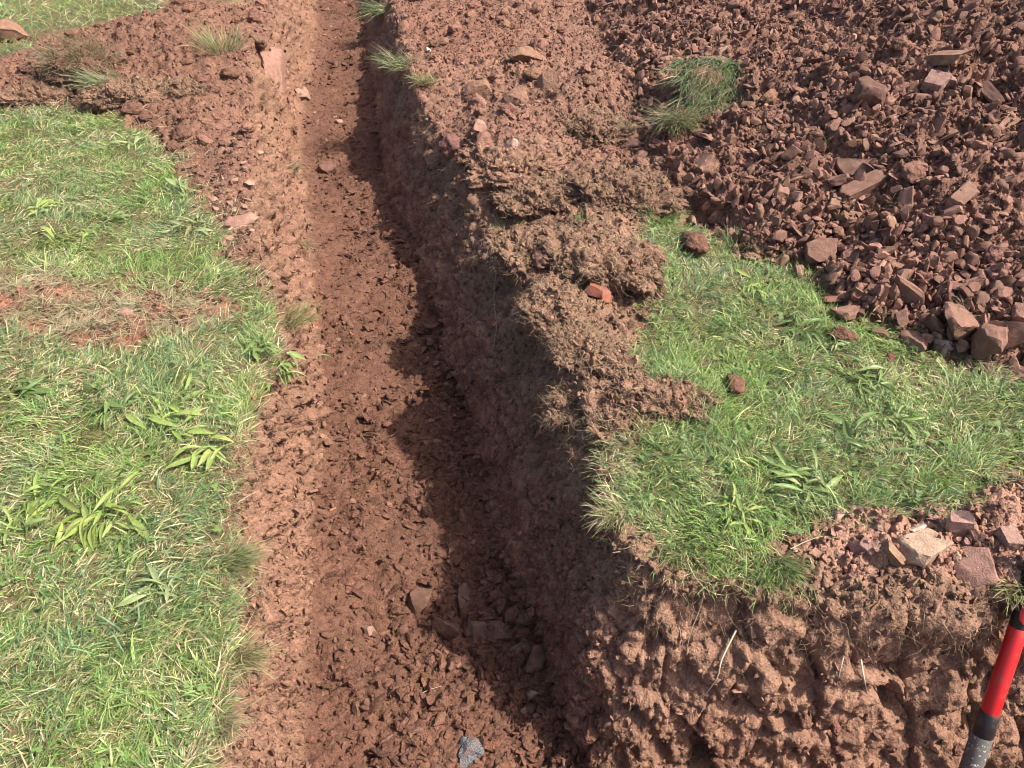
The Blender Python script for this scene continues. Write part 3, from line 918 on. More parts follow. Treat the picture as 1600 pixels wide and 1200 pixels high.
def strands(root, head, length, rad, color, K=5, wander=0.5, gravity=0.0):
    """thin three-sided threads wandering from root along head"""
    n = len(root)
    p = root.astype(float).copy(); hd = head.copy()
    VV, CL = [], []
    for k in range(K + 1):
        hd = hd / (np.linalg.norm(hd, axis=1)[:, None] + 1e-9)
        a = np.cross(hd, np.array([0.3, 0.5, 0.8])); a /= np.linalg.norm(a, axis=1)[:, None] + 1e-9
        b = np.cross(hd, a)
        r = (rad * (1 - 0.8 * k / K))[:, None]
        for q in range(3):
            an = q * 2.0944
            VV.append(p + (a * math.cos(an) + b * math.sin(an)) * r); CL.append(color)
        p = p + hd * (length / K)[:, None]
        hd = hd + rng.normal(0, wander, (n, 3)) + np.array([0, 0, -gravity])
    m = 3 * (K + 1)
    Vb = np.stack(VV, 1).reshape(-1, 3); Cb = np.stack(CL, 1).reshape(-1, 3)
    b0 = (np.arange(n) * m)[:, None]
    quads = np.concatenate([b0 + np.array([[3 * k + q, 3 * k + (q + 1) % 3, 3 * k + 3 + (q + 1) % 3, 3 * k + 3 + q]]) for k in range(K) for q in range(3)])
    return Vb, quads, Cb

G_BRIGHT = np.array([0.140, 0.224, 0.064]); G_BLUE = np.array([0.100, 0.158, 0.082]); G_YEL = np.array([0.250, 0.280, 0.118]); G_STRAW = np.array([0.39, 0.335, 0.21]); G_DARK = np.array([0.080, 0.120, 0.042])

def grass_colors(P, straw=0.22):
    n = len(P)
    a = fbm(P, 2.2, 3, 0.5, 31.0); b = fbm(P, 6.0, 2, 0.5, 51.0)
    wts = np.stack([np.clip(0.40 + 0.6 * a, .05, 1), np.clip(0.44 - 0.7 * a, .08, 1), np.clip(0.24 + 0.5 * b, .03, 1), np.clip(straw - 0.9 * b - 0.35 * a + .5 * np.clip(fbm(P, 1.1, 2, .5, 91.0), -.3, .6), .03, 1.2), np.full(n, .12)], 1)
    cdf = np.cumsum(wts / wts.sum(1)[:, None], 1)
    ch = (rng.random(n)[:, None] > cdf).sum(1).clip(0, 4)
    pal = np.stack([G_BRIGHT * [1.12, 1.14, 1.0], G_BLUE * [1.15, 1.2, 1.1], G_YEL * 1.15, G_STRAW * 1.15, G_DARK * 1.1]) * 1.3
    return pal[ch] * rng.uniform(0.65, 1.4, (n, 1)) * rng.normal(1, 0.06, (n, 3)), ch

def lawn(weight, n, name, label, straw, ln=(0.018, 0.062), near=1.2, n_out=0):
    P, Nn, _ = sample(weight, n, near, n_out)
    n = len(P)
    r = np.linalg.norm(P - CC, axis=1)
    cl, ch = grass_colors(P, straw)
    az = 5.5 * fbm(P, 1.9, 2, 0.5, 71.0) + 3.0 * fbm(P, 7.0, 2, 0.6, 13.0) + rng.normal(0, 1.15, n)
    wide = rng.random(n) < 0.10
    L = rng.uniform(*ln, n) * (1 + 0.5 * perlin(P, 6.0, 44)) * np.where(wide, 1.2, 1.0)
    W = np.where(wide, rng.uniform(.0030, .0048, n), rng.uniform(.0012, .0023, n))
    W = np.maximum(W, 0.00052 * r)
    straw_m = ch == 3
    l0 = np.where(straw_m, rng.uniform(.9, 1.5, n), rng.uniform(0.4, 1.35, n))
    l1 = np.where(straw_m, rng.uniform(1.3, 1.75, n), l0 + rng.uniform(0.35, 1.05, n))
    Vb, q, t_, c_ = blades(P - np.array([0, 0, .003]), az, l0, np.minimum(l1, 1.75), L, W, cl)
    me = mesh_np(name, Vb, q, t_, c_)
    return obj(name, me, M_GRASS, label=label, cat='grass', kind='stuff')

lawn_lm = m_lawn * (V[:, 0] < -0.2) * (V[:, 1] < 4.15) * (V[:, 0] > -4.2)
lawn_fm = m_lawn * (V[:, 0] < -0.2) * (V[:, 1] >= 4.15)
lawn_rm = m_lawn * (V[:, 0] > 0.0)
dead = np.clip(0.9 - 0.8 * sstep(0.0, 0.35, fbm(V, 3.0, 2, 0.5, 9.0)), 0, 1)
lawn(lawn_lm * (0.55 + 0.45 * sstep(-.3, .2, fbm(V, 5.0, 2, 0.5, 19.0))), 105000, 'lawn_grass', 'short trampled green and straw-coloured lawn grass left of the trench', 0.52, n_out=34000)
lawn(lawn_rm, 42000, 'turf_grass', 'patch of green turf grass between the trench and the spoil heap', 0.20, n_out=2500)
lawn(lawn_fm, 12000, 'far_grass', 'grass of the lawn beyond the far left spoil', 0.2, (0.05, 0.11), 0.5, 9000)
rim_l = (m_bare * 0.6 * sstep(.1, -.15, nz2) + 0.05 * m_soil * (V[:, 0] < -0.3) * sstep(0.25, 0.0, sdf(LAWN_L, V[:, 0], V[:, 1])))
P, Nn, _ = sample(rim_l, 5600, 1.0)
n = len(P)
Vb, q, t_, c_ = blades(P + np.array([0, 0, .004]), rng.uniform(0, 6.28, n), rng.uniform(1.0, 1.5, n), rng.uniform(1.3, 1.8, n), rng.uniform(.03, .09, n),
                       np.maximum(.0018, .0006 * np.linalg.norm(P - CC, axis=1)), np.tile(G_STRAW * 1.05, (n, 1)) * rng.uniform(.6, 1.2, (n, 1)))
obj('dry_grass', mesh_np('dry_grass', Vb, q, t_, c_), M_GRASS, label='loose dry straw strewn over the bare strip in the left lawn', cat='straw', kind='stuff')

# ragged fringe of grass and straw hanging over the cut edges of the turf
def fringe(mask, n, name, label):
    w_ = mask * (S > .185) * (S < .29) * np.clip(coremask, 0, 1)
    w_ = w_ / (np.sum(w_) + 1e-9)
    k_ = rng.choice(len(V), n, p=w_)
    hd = np.arctan2(-ny[k_], -nx[k_]) + rng.normal(0, .75, n)
    pal = np.stack([G_STRAW * 1.2, G_STRAW, G_YEL * 1.2, G_BRIGHT * 1.3, G_STRAW * .6])
    r = np.linalg.norm(V[k_] - CC, axis=1)
    Vb, q, t_, c_ = blades(V[k_] + np.array([0, 0, -.004]), hd, rng.uniform(.5, 1.4, n), rng.uniform(1.5, 2.7, n), rng.uniform(.018, .055, n), np.maximum(rng.uniform(.0011, .0022, n), .00048 * r),
                           pal[rng.integers(0, 5, n)] * rng.uniform(.7, 1.2, (n, 1)))
    obj(name, mesh_np(name, Vb, q, t_, c_), M_GRASS, label=label, cat='grass', kind='stuff')
near_l = sstep(.12, .0, sdf(LAWN_L, V[:, 0], V[:, 1])) * (V[:, 0] < -.4) * (V[:, 1] < 3.0)
fringe(near_l, 3000, 'left_rim_grass', 'ragged straw and grass drooping over the left trench rim')
near_r = sstep(.12, .0, sdf(TURF_R, V[:, 0], V[:, 1])) * (V[:, 0] > 0)
fringe(near_r, 1500, 'right_rim_grass', 'ragged straw and grass drooping over the rim of the right turf')

# clover and small round leaves in the turf
def clover(weight, n, name, label):
    P, Nn, _ = sample(weight * (.25 + sstep(-0.1, 0.4, fbm(V, 6.0, 2, 0.5, 77.0))), n, 1.0)
    P = P + np.array([0, 0, 1.0]) * rng.uniform(.006, .022, (n, 1))
    VV, TT, CL = [], [], []
    ang = np.linspace(0, 2 * math.pi, 7)[:-1]
    k0 = 0
    az = rng.uniform(0, 6.28, n); tl = rng.normal(0, .35, (n, 2)); sz = rng.uniform(.0028, .0055, n)
    cc = np.array([0.125, 0.19, 0.06]) * rng.uniform(.8, 1.5, (n, 1))
    for lf in range(3):
        a = az + lf * 2.0944
        cx = np.stack([np.cos(a), np.sin(a), np.cos(a) * tl[:, 0] + np.sin(a) * tl[:, 1]], 1) * (sz * 1.05)[:, None]
        pts = []
        for g_ in ang:
            off = np.stack([np.cos(g_) * sz, np.sin(g_) * sz, np.cos(g_) * sz * tl[:, 0] + np.sin(g_) * sz * tl[:, 1]], 1)
            pts.append(P + cx + off)
        VV.append(np.stack(pts, 1))
    A = np.stack(VV, 1)                                     # n, 3, 6, 3
    b0 = (np.arange(n * 3) * 6)[:, None]
    q = np.concatenate([b0 + np.array([[0, 1, 2, 3]]), b0 + np.array([[3, 4, 5, 0]])])
    obj(name, mesh_np(name, A.reshape(-1, 3), q, colors=np.repeat(cc, 18, 0)), M_GRASS, label=label, cat='clover', kind='stuff')
clover(lawn_rm, 700, 'turf_clover', 'small clover leaves spread through the right turf')
clover(lawn_lm, 800, 'lawn_clover', 'small clover leaves spread through the left lawn')

# ------------------------------------------------------------------ weeds: rosettes of long leaves
def leaf_mesh(L_, W_, arch, fold, droop, seed):
    r = np.random.default_rng(seed)
    K = 8
    vs, fs = [], []
    wx = [0.22, 0.38, 0.66, 0.92, 1.0, 0.86, 0.52, 0.04]
    sideb = r.normal(0, .08)
    for k in range(K):
        tt = k / (K - 1)
        x = tt * L_ * math.cos(arch * 0.4)
        z = L_ * (arch * tt - (arch + droop) * tt * tt)
        y = sideb * tt * tt * L_
        h = W_ * 0.5 * wx[k]
        wv = 0.05 * W_ * math.sin(k * 2.1 + seed)
        vs += [(x, y - h, z + h * fold + wv), (x, y - h * .5, z + h * fold * .35), (x, y, z), (x, y + h * .5, z + h * fold * .35), (x, y + h, z + h * fold - wv)]
    for k in range(K - 1):
        for j in range(4):
            a = k * 5 + j
            fs.append((a, a + 5, a + 6, a + 1))
    return mesh_np('leaf_shape', np.array(vs), quads=np.array(fs))
LEAVES = [leaf_mesh(1.0, w_, a_, f_, d_, i) for i, (w_, a_, f_, d_) in enumerate([(.17, .5, .5, .1), (.14, .8, .4, .2), (.20, .35, .45, .05), (.15, .6, .6, .35), (.12, .9, .5, .1), (.19, .25, .3, .15)])]
for me in LEAVES: me.materials.append(M_LEAF)

def weed(u, v, rpx, nleaf, label, color=(0.15, 0.24, 0.055), group=None, az0=None, spread=math.pi, pitch=0.0):
    loc, n = hit(u, v)
    e = obj('broadleaf_weed', None, None, label=label, cat='weed', group=group)
    e.location = loc + Vector((0, 0, .012))
    R_ = px_size(loc, rpx)
    nleaf = int(nleaf * 2.0)
    w_dir = random.uniform(0, 2 * math.pi)
    for k in range(nleaf):
        lf = obj('leaf', random.choice(LEAVES), None, e)
        a = (w_dir + random.gauss(0, 1.25)) if az0 is None else az0 + random.uniform(-spread, spread)
        lf.rotation_euler = (random.gauss(0, .5), -random.uniform(-.08, .38) + pitch, a)
        lf.location = (random.gauss(0, .28) * R_, random.gauss(0, .28) * R_, random.uniform(-.006, .006))
        s_ = R_ * random.triangular(.4, 1.2, .75)
        lf.scale = (s_, s_ * random.uniform(.65, 1.1), s_ * random.uniform(.5, 1.1))
        c = jitter_c(color, .25)
        lf.color = (*c, 1)
    return e

YG = (0.235, 0.30, 0.085); DG = (0.13, 0.19, 0.065); MG = (0.19, 0.255, 0.085); PG = (0.25, 0.29, 0.14)
for w_ in [
    (165, 806, 72, 14, 'big bright rosette of long leaves low in the left lawn', YG),
    (215, 828, 40, 7, 'small leafy weed touching the big bright rosette', MG),
    (262, 668, 56, 11, 'bright yellow-green rosette in the middle of the left lawn', YG),
    (176, 640, 48, 9, 'dark-leaved weed left of the yellow-green rosette', DG),
    (325, 705, 56, 10, 'long narrow-leaved weed toward the trench side of the left lawn', YG),
    (320, 612, 44, 8, 'leafy weed between the bare strip and the yellow-green rosette', MG),
    (55, 792, 60, 10, 'loose bright weed near the left picture edge, level with the big rosette', YG),
    (12, 830, 46, 7, 'weed cut by the left picture edge in the lawn', MG),
    (52, 612, 48, 9, 'dark weed below the left end of the bare strip', DG),
    (255, 925, 52, 10, 'flattened pale-leaved weed low in the lawn near the trench', PG),
    (210, 880, 40, 6, 'single tall-leaved weed under the big bright rosette', MG),
    (60, 1080, 34, 6, 'small weed in the bottom corner of the lawn', DG),
    (170, 345, 36, 9, 'weed in the middle of the upper left lawn', MG),
    (110, 385, 44, 10, 'yellow-green weed just above the bare strip', YG),
    (205, 225, 30, 8, 'pale weed near the top of the upper left lawn', PG),
    (290, 300, 34, 9, 'trampled pale weed at the right tip of the upper left lawn', PG),
    (300, 355, 40, 9, 'trampled weed low on the right tip of the upper left lawn', PG),
    (60, 330, 34, 8, 'weed at the left of the upper left lawn', YG),
    (1352, 602, 46, 10, 'leafy weed under the soil clod on the right turf', MG),
    (1262, 756, 60, 11, 'long-leaved weed near the front of the right turf', MG),
    (1152, 800, 44, 12, 'bright yellow-green weed at the front edge of the right turf', YG),
    (1335, 690, 50, 9, 'broad-leaved weed in the middle of the right turf', DG),
    (1395, 655, 46, 9, 'weed on the right side of the right turf', MG),
    (1245, 520, 46, 9, 'weed in the upper part of the right turf', DG),
    (1305, 545, 40, 8, 'pale trampled weed beside the soil clod on the right turf', PG),
    (1180, 450, 34, 8, 'weed at the upper corner of the right turf', YG),
    (1055, 430, 30, 7, 'weed at the far left of the right turf', MG),
    (1030, 705, 34, 7, 'small round-leaved weed at the trench edge of the right turf', DG),
]:
    weed(*w_)
weed(432, 572, 50, 12, 'leafy weed hanging over the left rim of the trench', MG, None, -0.5, 1.0, 0.55)
weed(405, 548, 46, 9, 'bright weed just above the one hanging over the left rim', MG)

# ------------------------------------------------------------------ tufts and sods
def tuft(u, v, rpx, n, lpx, color, label, az=None, azs=1.0, lean=(0.1, 0.8), more=0.9, wmm=2.2, name='grass_tuft', cat='grass tuft', lift=0.0, parent=None, loc=None):
    if loc is None:
        loc, _ = hit(u, v)
    R_ = px_size(loc, rpx); L_ = px_size(loc, lpx)
    a = rng.uniform(0, 6.28, n); r = R_ * np.sqrt(rng.random(n))
    root = np.stack([r * np.cos(a), r * np.sin(a) * .8, np.full(n, lift)], 1)
    hd = (a + rng.normal(0, .6, n)) if az is None else az + rng.normal(0, azs, n)
    l0 = rng.uniform(*lean, n); l1 = l0 + rng.uniform(.3, 1.0, n) * more
    dist = (Vector(loc) - Vector(CC)).length
    wd = np.maximum(rng.uniform(.6, 1.3, n) * wmm / 1000, 0.0005 * dist)
    pal = np.array(color if isinstance(color, list) else [color])
    cl = pal[rng.integers(0, len(pal), n)] * rng.uniform(.7, 1.25, (n, 1))
    Vb, q, t_, c_ = blades(root, hd, l0, l1, L_ * rng.uniform(.5, 1.15, n), wd, cl)
    me = mesh_np(name, Vb, q, t_, c_)
    if parent is None:
        o = obj(name, me, M_GRASS, label=label, cat=cat)
        o.location = loc + Vector((0, 0, -.004))
    else:
        o = obj('grass', me, M_GRASS, parent)
    return o
S2 = [G_STRAW, G_STRAW * .8, G_YEL]; GS = [G_BLUE, G_BRIGHT, G_YEL, G_STRAW]; DS = [G_STRAW * .55, G_STRAW * .8, C_TOP * 1.3]
PI = math.pi
tuft(600, 18, 14, 160, 46, GS, 'green grass tuft hanging over the far right rim at the top', PI, .5, (.9, 1.6), 1.2)
tuft(636, 105, 26, 260, 52, [G_BLUE, G_YEL, G_STRAW], 'pale green grass tuft drooping over the right rim', -2.6, .8, (.6, 1.3), 1.0)
tuft(665, 128, 18, 160, 36, [G_YEL, G_YEL * 1.1, G_STRAW], 'yellowish tuft just below the drooping tuft on the right rim', -1.8, .9, (.5, 1.2), 1.0)
tuft(1052, 192, 26, 420, 78, [G_YEL, G_STRAW, G_STRAW * .8, G_BLUE], 'drooping pale grass tuft below the flap of sod', -1.7, .7, (.7, 1.3), 1.0)
tuft(128, 100, 44, 520, 78, DS + [G_YEL * .8], 'dry dark grass clump on the far left spoil', -1.6, 1.0, (.3, 1.2), 1.2)
tuft(172, 132, 28, 220, 56, [G_BLUE * 1.4, G_STRAW, G_YEL], 'pale silvery grass wisp beside the dry dark clump', -2.2, .8, (.6, 1.3), .8)
tuft(345, 78, 30, 240, 46, [G_YEL, G_STRAW, G_BRIGHT], 'small tuft on the spoil close to the far trench wall', None, 1, (.2, 1.1), .9)
tuft(458, 262, 12, 60, 44, S2, 'withered tuft on the left bank of the trench', -1.0, .8, (.6, 1.4), 1.0)
tuft(474, 385, 11, 60, 40, S2, 'withered tuft lower down the left bank of the trench', -1.2, .9, (.6, 1.4), 1.0)
tuft(790, 360, 18, 120, 26, S2 + [G_YEL], 'pale tuft on the rim clods above the root curtain', None, 1, (.3, 1.2), .9)
tuft(835, 272, 26, 120, 30, S2 + [G_YEL], 'flattened yellow grass across the crumbly pile', -1.9, 1.2, (.8, 1.5), .7)
tuft(880, 322, 12, 80, 26, [G_BRIGHT, G_BLUE], 'small green tuft in a hollow between the rim clods', None, 1, (.2, 1.0), .9)
tuft(912, 345, 12, 80, 24, [G_BRIGHT, G_YEL], 'small bright tuft right of the hollow between the rim clods', None, 1, (.2, 1.0), .9)
tuft(1030, 345, 22, 200, 32, [G_BRIGHT, G_YEL], 'bright tuft at the far tip of the right turf', None, 1, (.1, .9), .9)
tuft(1150, 385, 22, 200, 34, [G_BLUE, G_BRIGHT, G_STRAW], 'dark green tuft where the right turf meets the heap', None, 1, (.2, 1.0), .9)
tuft(1215, 884, 26, 260, 60, [G_BLUE, G_BRIGHT, G_YEL], 'green tuft hanging over the front rim of the right turf', -1.5, .7, (.4, 1.2), 1.1)
tuft(1592, 922, 26, 220, 56, S2 + [G_YEL], 'straw-coloured tuft at the picture edge above the tool handle', -2.2, .9, (.6, 1.3), .8)
tuft(1530, 560, 40, 300, 40, DS + [G_YEL * .7], 'matted dark straw under the boulders at the heap foot', -0.4, .6, (1.2, 1.5), .3)
tuft(1292, 226, 10, 50, 36, S2 + [G_BLUE], 'grass wisp poking from a hollow in the spoil heap', -2.3, .8, (.5, 1.3), .9)
tuft(1402, 320, 12, 60, 34, DS, 'withered root tuft in the middle of the spoil heap', -1.6, 1, (.5, 1.3), .9)
tuft(1517, 487, 16, 80, 30, S2, 'pale straw wisp above the largest oblong boulder', None, 1, (.4, 1.2), .9)
tuft(975, 205, 14, 90, 44, S2 + [G_BLUE], 'upright pale wisp beside the root-matted clod', -1.4, .6, (.3, 1.0), .8)
tuft(450, 500, 32, 260, 46, S2 + [G_YEL, G_BRIGHT], 'straw-tipped tuft on the bulge of the left rim', -0.2, .8, (.5, 1.3), .9)
tuft(366, 1030, 24, 220, 70, S2 + [G_YEL], 'long straw-coloured tuft over the left rim near the bottom', -0.2, .6, (.6, 1.4), .8)
tuft(338, 1130, 26, 220, 60, S2 + [G_STRAW], 'dry straw tuft at the lowest part of the left rim', -0.6, .7, (.6, 1.4), .8)
tuft(358, 880, 24, 220, 64, [G_YEL, G_BRIGHT, G_STRAW], 'green tuft leaning over the left rim by the trench', -0.1, .6, (.6, 1.4), .8)
tuft(960, 800, 22, 200, 52, S2 + [G_YEL], 'straw fringe at the trench corner of the right turf', -2.4, .7, (.6, 1.4), .9)
tuft(1050, 862, 24, 200, 50, S2 + [G_YEL, G_BRIGHT], 'yellow fringe along the front of the right turf', -1.9, .7, (.6, 1.4), .9)

# the flap of sod on the heap's edge: soil with combed grass
loc, n = hit(1112, 150)
e = obj('sod_flap', None, None, label='torn flap of sod with combed blue-green grass on the heap edge', cat='sod')
e.location = loc
cv, cf = clod_shape(71, 4, (.17, .16, .07), 0.12)
so = obj('soil', mesh_np('soil', cv, tris=cf), M_CLOD, e); so.color = (*(C_TOP * .9), 1); so.location = (0, 0.02, .01); so.rotation_euler = (0.5, 0, 0.3)
nb = 1700
rt = np.stack([rng.uniform(-.17, .18, nb), rng.uniform(-.15, .19, nb), np.zeros(nb)], 1)
rt = rt[fbm(rt, 9.0, 2, .5, 5.0) > -.40]; nb = len(rt)
rt[:, 2] = 0.03 + 0.025 * np.sqrt(np.clip(1 - (rt[:, 0] / .2) ** 2 - ((rt[:, 1] - .02) / .2) ** 2, 0, 1)) + .45 * rt[:, 1]
Vb, q, t_, c_ = blades(rt, -2.0 + rng.normal(0, .5, nb), rng.uniform(1.2, 1.8, nb), rng.uniform(1.7, 2.3, nb), rng.uniform(.03, .19, nb), rng.uniform(.002, .0035, nb),
                       np.stack([G_BLUE * .9, G_BLUE * 1.1, G_BRIGHT * .8, G_STRAW * .9])[rng.integers(0, 4, nb)] * rng.uniform(.7, 1.2, (nb, 1)))
obj('grass', mesh_np('grass', Vb, q, t_, c_), M_GRASS, e)

# turf clods: lumps of topsoil bound by roots
CLOD_PTS = []
def turf_clod(u, v, wpx, dims, label, seed, nroot=350, color=C_TOP, rz=0.0, lift=0.0, rootc=None):
    loc, n = hit(u, v)
    e = obj('turf_clod', None, None, label=label, cat='turf clod')
    e.location = loc + Vector((0, 0, lift)); e.rotation_euler = (0, 0, rz)
    s_ = px_size(loc, wpx) / 2 / 1.0
    iv, cf = ICO[6]
    nn = iv * np.array([1, 1, 2.0]); nn = nn / np.linalg.norm(nn, axis=1)[:, None]
    cv = iv * (1 + 0.36 * fbm(iv, 1.4, 3, 0.55, seed * 1.9)[:, None]) * (np.array(dims) * np.array([1.05, 1.05, .78]) * s_)
    cv = cv + nn * (0.018 * chunks(cv, 13.0, seed) + 0.010 * chunks(cv, 30.0, seed + 3.0) + 0.0045 * chunks(cv, 80.0, seed + 5.0) + 0.005 * fbm(cv, 24.0, 3, 0.6, seed))[:, None]
    b = obj('soil', mesh_np('soil', cv, tris=cf), M_CLOD, e); b.color = (*color, 1)
    rot = np.array([[math.cos(rz), -math.sin(rz), 0], [math.sin(rz), math.cos(rz), 0], [0, 0, 1]])
    kc = rng.integers(0, len(cv), 1500); kc = kc[nn[kc, 2] > -.3][:int(26000 * s_ * s_ * dims[1]) + 200]
    CLOD_PTS.append((cv[kc] @ rot.T + np.array(e.location), nn[kc] @ rot.T, np.tile(color, (len(kc), 1))))
    nroot = int(nroot * 1.1)
    k_ = rng.integers(0, len(cv), nroot * 2)
    k_ = k_[nn[k_, 2] > -.2][:nroot]
    m_ = len(k_)
    rc = np.stack([np.array([.36, .28, .19]), np.array([.25, .18, .12]), C_TOP * 1.4]) if rootc is None else rootc
    Vb, q, c_ = strands(cv[k_], nn[k_] * .5 + rng.normal(0, .6, (m_, 3)), rng.uniform(.02, .075, m_), rng.uniform(.0004, .0009, m_) + .00016 * loc.length,
                        rc[rng.integers(0, len(rc), m_)] * rng.uniform(.7, 1.2, (m_, 1)), 4, .6, .25)
    obj('root_hair', mesh_np('root_hair', Vb, q, colors=c_), M_ROOT, e)
    return e
PALE = np.stack([G_STRAW, G_STRAW * .8, G_STRAW * .6])
for a in [
    (800, 252, 165, (1, .8, .42), 'pale crumbly pile of topsoil on the right rim', 81, 300, C_TAN * .95, 0.2),
    (925, 205, 120, (1, .8, .55), 'brown root-matted clod left of the drooping pale tuft', 82, 700, C_TOP * .95, 0.4),
    (975, 305, 165, (1, .75, .42), 'dark crumbly turf clod between the rim and the right turf', 83, 500, C_TOP * .85, -.2),
    (840, 312, 130, (1, .7, .5), 'turf clod hanging over the rim under the crumbly pile', 84, 500, C_TOP, .1),
    (935, 405, 200, (1, .7, .42), 'large root-laced clod beside the far tip of the right turf', 85, 900, C_TOP * 1.0, -.5),
    (820, 400, 110, (1, .9, .6), 'rim clod above the hanging root curtain', 86, 600, C_TOP, .3),
    (862, 488, 110, (.9, 1, .6), 'brown clod on the rim below the smooth red stone', 87, 500, C_TOP * 1.05, .1),
    (915, 540, 150, (1, .6, .45), 'clod thatched with pale straw roots on the rim', 88, 1100, C_TOP * 1.1, -.5, -.02),
    (1035, 618, 170, (1, .5, .36), 'long brown clod reaching into the right turf', 89, 500, C_TOP * 1.05, -.35, -.015),
    (975, 655, 100, (1, .8, .5), 'clod at the rim above the trench edge of the right turf', 90, 500, C_TOP * 1.05, .2, -.03),
    (900, 620, 90, (.8, 1, .8), 'rooty clod leaning out over the trench wall', 91, 700, C_TOP * .95, .2, -.06),
    (135, 112, 120, (1, .7, .75), 'dark root-bound clod carrying the dry dark grass clump', 95, 500, C_TOP * .8, .3),
    (205, 150, 130, (1, .6, .5), 'rooty lump of turned turf at the edge of the upper left lawn', 92, 500, C_TOP, .2),
    (285, 145, 110, (1, .5, .4), 'dark overturned turf slab on the far left spoil', 93, 400, C_TOP * .85, -.1),
    (60, 150, 120, (1, .5, .35), 'low turned turf at the left picture edge above the upper lawn', 94, 400, C_TOP, .1),
]:
    turf_clod(*a)

# ------------------------------------------------------------------ roots
rim_r = m_wall * sstep(-.22, -.05, V[:, 2]) * (V[:, 0] > -0.75) * (V[:, 1] < 4.6)
P, Nn, _ = sample(rim_r, 3800, 1.5)
n = len(P)
out = Nn * 0.7 + rng.normal(0, .5, (n, 3)) + np.array([0, 0, -.4])
rc = np.stack([np.array([.33, .245, .16]), np.array([.22, .15, .10]), np.array([.15, .095, .062])])
Vb, q, c_ = strands(P, out, rng.uniform(.015, .075, n), rng.uniform(.0003, .0008, n) + .0002, rc[rng.integers(0, 3, n)], 5, .45, .3)
obj('fine_roots', mesh_np('fine_roots', Vb, q, colors=c_), M_ROOT, label='fine pale roots fringing the top of the right trench walls', cat='roots', kind='stuff')
rim_lm = m_wall * sstep(-.30, -.08, V[:, 2]) * (V[:, 0] < -0.45) * (V[:, 1] < 3.4)
P, Nn, _ = sample(rim_lm, 2400, 1.5); n = len(P)
Vb, q, c_ = strands(P, Nn * .7 + rng.normal(0, .5, (n, 3)) + np.array([0, 0, -.3]), rng.uniform(.015, .06, n), rng.uniform(.0003, .0008, n) + .0002, rc[rng.integers(0, 3, n)], 5, .45, .3)
obj('fine_roots', mesh_np('fine_roots', Vb, q, colors=c_), M_ROOT, label='fine pale roots fringing the left trench wall', cat='roots', kind='stuff')

def long_root(pts, label, r=.0016, color=G_STRAW):
    P_ = np.array(pts)
    K = len(P_)
    vs, fs = [], []
    for k in range(K):
        tg = P_[min(k + 1, K - 1)] - P_[max(k - 1, 0)]; tg /= np.linalg.norm(tg)
        a = np.cross(tg, [.3, .5, .8]); a /= np.linalg.norm(a); b = np.cross(tg, a)
        rr_ = r * (1 - .7 * k / K)
        for s_ in range(5):
            an = s_ * 2 * PI / 5
            vs.append(P_[k] + (a * math.cos(an) + b * math.sin(an)) * rr_)
    for k in range(K - 1):
        for s_ in range(5):
            fs.append((k * 5 + s_, k * 5 + (s_ + 1) % 5, k * 5 + 5 + (s_ + 1) % 5, k * 5 + 5 + s_))
    me = mesh_np('root', np.array(vs), quads=np.array(fs), colors=np.tile(color, (len(vs), 1)))
    return obj('root', me, M_ROOT, label=label, cat='root')
def root_px(px, label, lift=.012, r=.0016, color=G_STRAW):
    pts = []
    for (u, v) in px:
        l_, n_ = hit(u, v)
        pts.append(np.array(l_ + (Vector(CC) - l_).normalized() * lift))
    long_root(smooth_poly(pts, None, .012), label, r, color)
root_px([(1072, 872), (1085, 900), (1105, 922), (1130, 930), (1148, 926)], 'long pale curved root hanging below the front turf edge', .015, .0018)
root_px([(1100, 925), (1092, 955), (1080, 985), (1074, 1010)], 'pale root thread dangling down the end wall from the curved root', .012, .0022, G_STRAW * .8)
root_px([(1150, 985), (1128, 1030), (1120, 1060), (1098, 1090)], 'whitish branching root in the middle of the end wall', .012, .003, np.array([.42, .34, .26]))
root_px([(1345, 1030), (1350, 1060), (1356, 1085)], 'short whitish root below the cracked clay of the end wall', .012, .0028, np.array([.46, .38, .3]))
root_px([(1318, 1025), (1312, 1050), (1308, 1070)], 'second short whitish root below the cracked clay of the end wall', .012, .0024, np.array([.44, .36, .28]))
root_px([(775, 430), (772, 470), (776, 510), (770, 545)], 'curtain root hanging down the shaded right trench wall', .02, .003, G_STRAW * .6)
root_px([(655, 1085), (670, 1078), (690, 1072)], 'thin root lying on the trench floor near the grey stone', .004, .0018, G_STRAW * .9)
root_px([(1235, 858), (1262, 845), (1290, 838), (1330, 846)], 'thin stalk lying across the smooth clay patch by the turf', .01, .0016, G_STRAW * .9)

# ------------------------------------------------------------------ crumbs and rubble: uncountable, instanced
def lib(name, meshes):
    c = bpy.data.collections.new(name)
    for me in meshes:
        c.objects.link(bpy.data.objects.new(name + '_piece', me))
    return c
crumb_me = []
for i in range(7):
    cv, cf = rock_shape(500 + i, 3, [(1, .8, .65), (1, .7, .5), (1, .9, .75)][i % 3], 9, 0.0)
    cv = cv * (1 + 0.22 * fbm(cv, 1.6, 2, .6, i * 3.1) + 0.10 * chunks(cv, 4.0, i * 1.7))[:, None]
    me = mesh_np('crumb_shape', cv, tris=cf); me.materials.append(M_CRUMB); crumb_me.append(me)
chip_me = []
for i in range(8):
    me = sharp_mesh('chip_shape', *rock_shape(600 + i, 2, [(1, .7, .26), (1, .75, .5), (1, .45, .24), (1, .8, .36)][i % 4], 11, .03)); me.materials.append(M_RUBBLE); chip_me.append(me)
flake_me = []
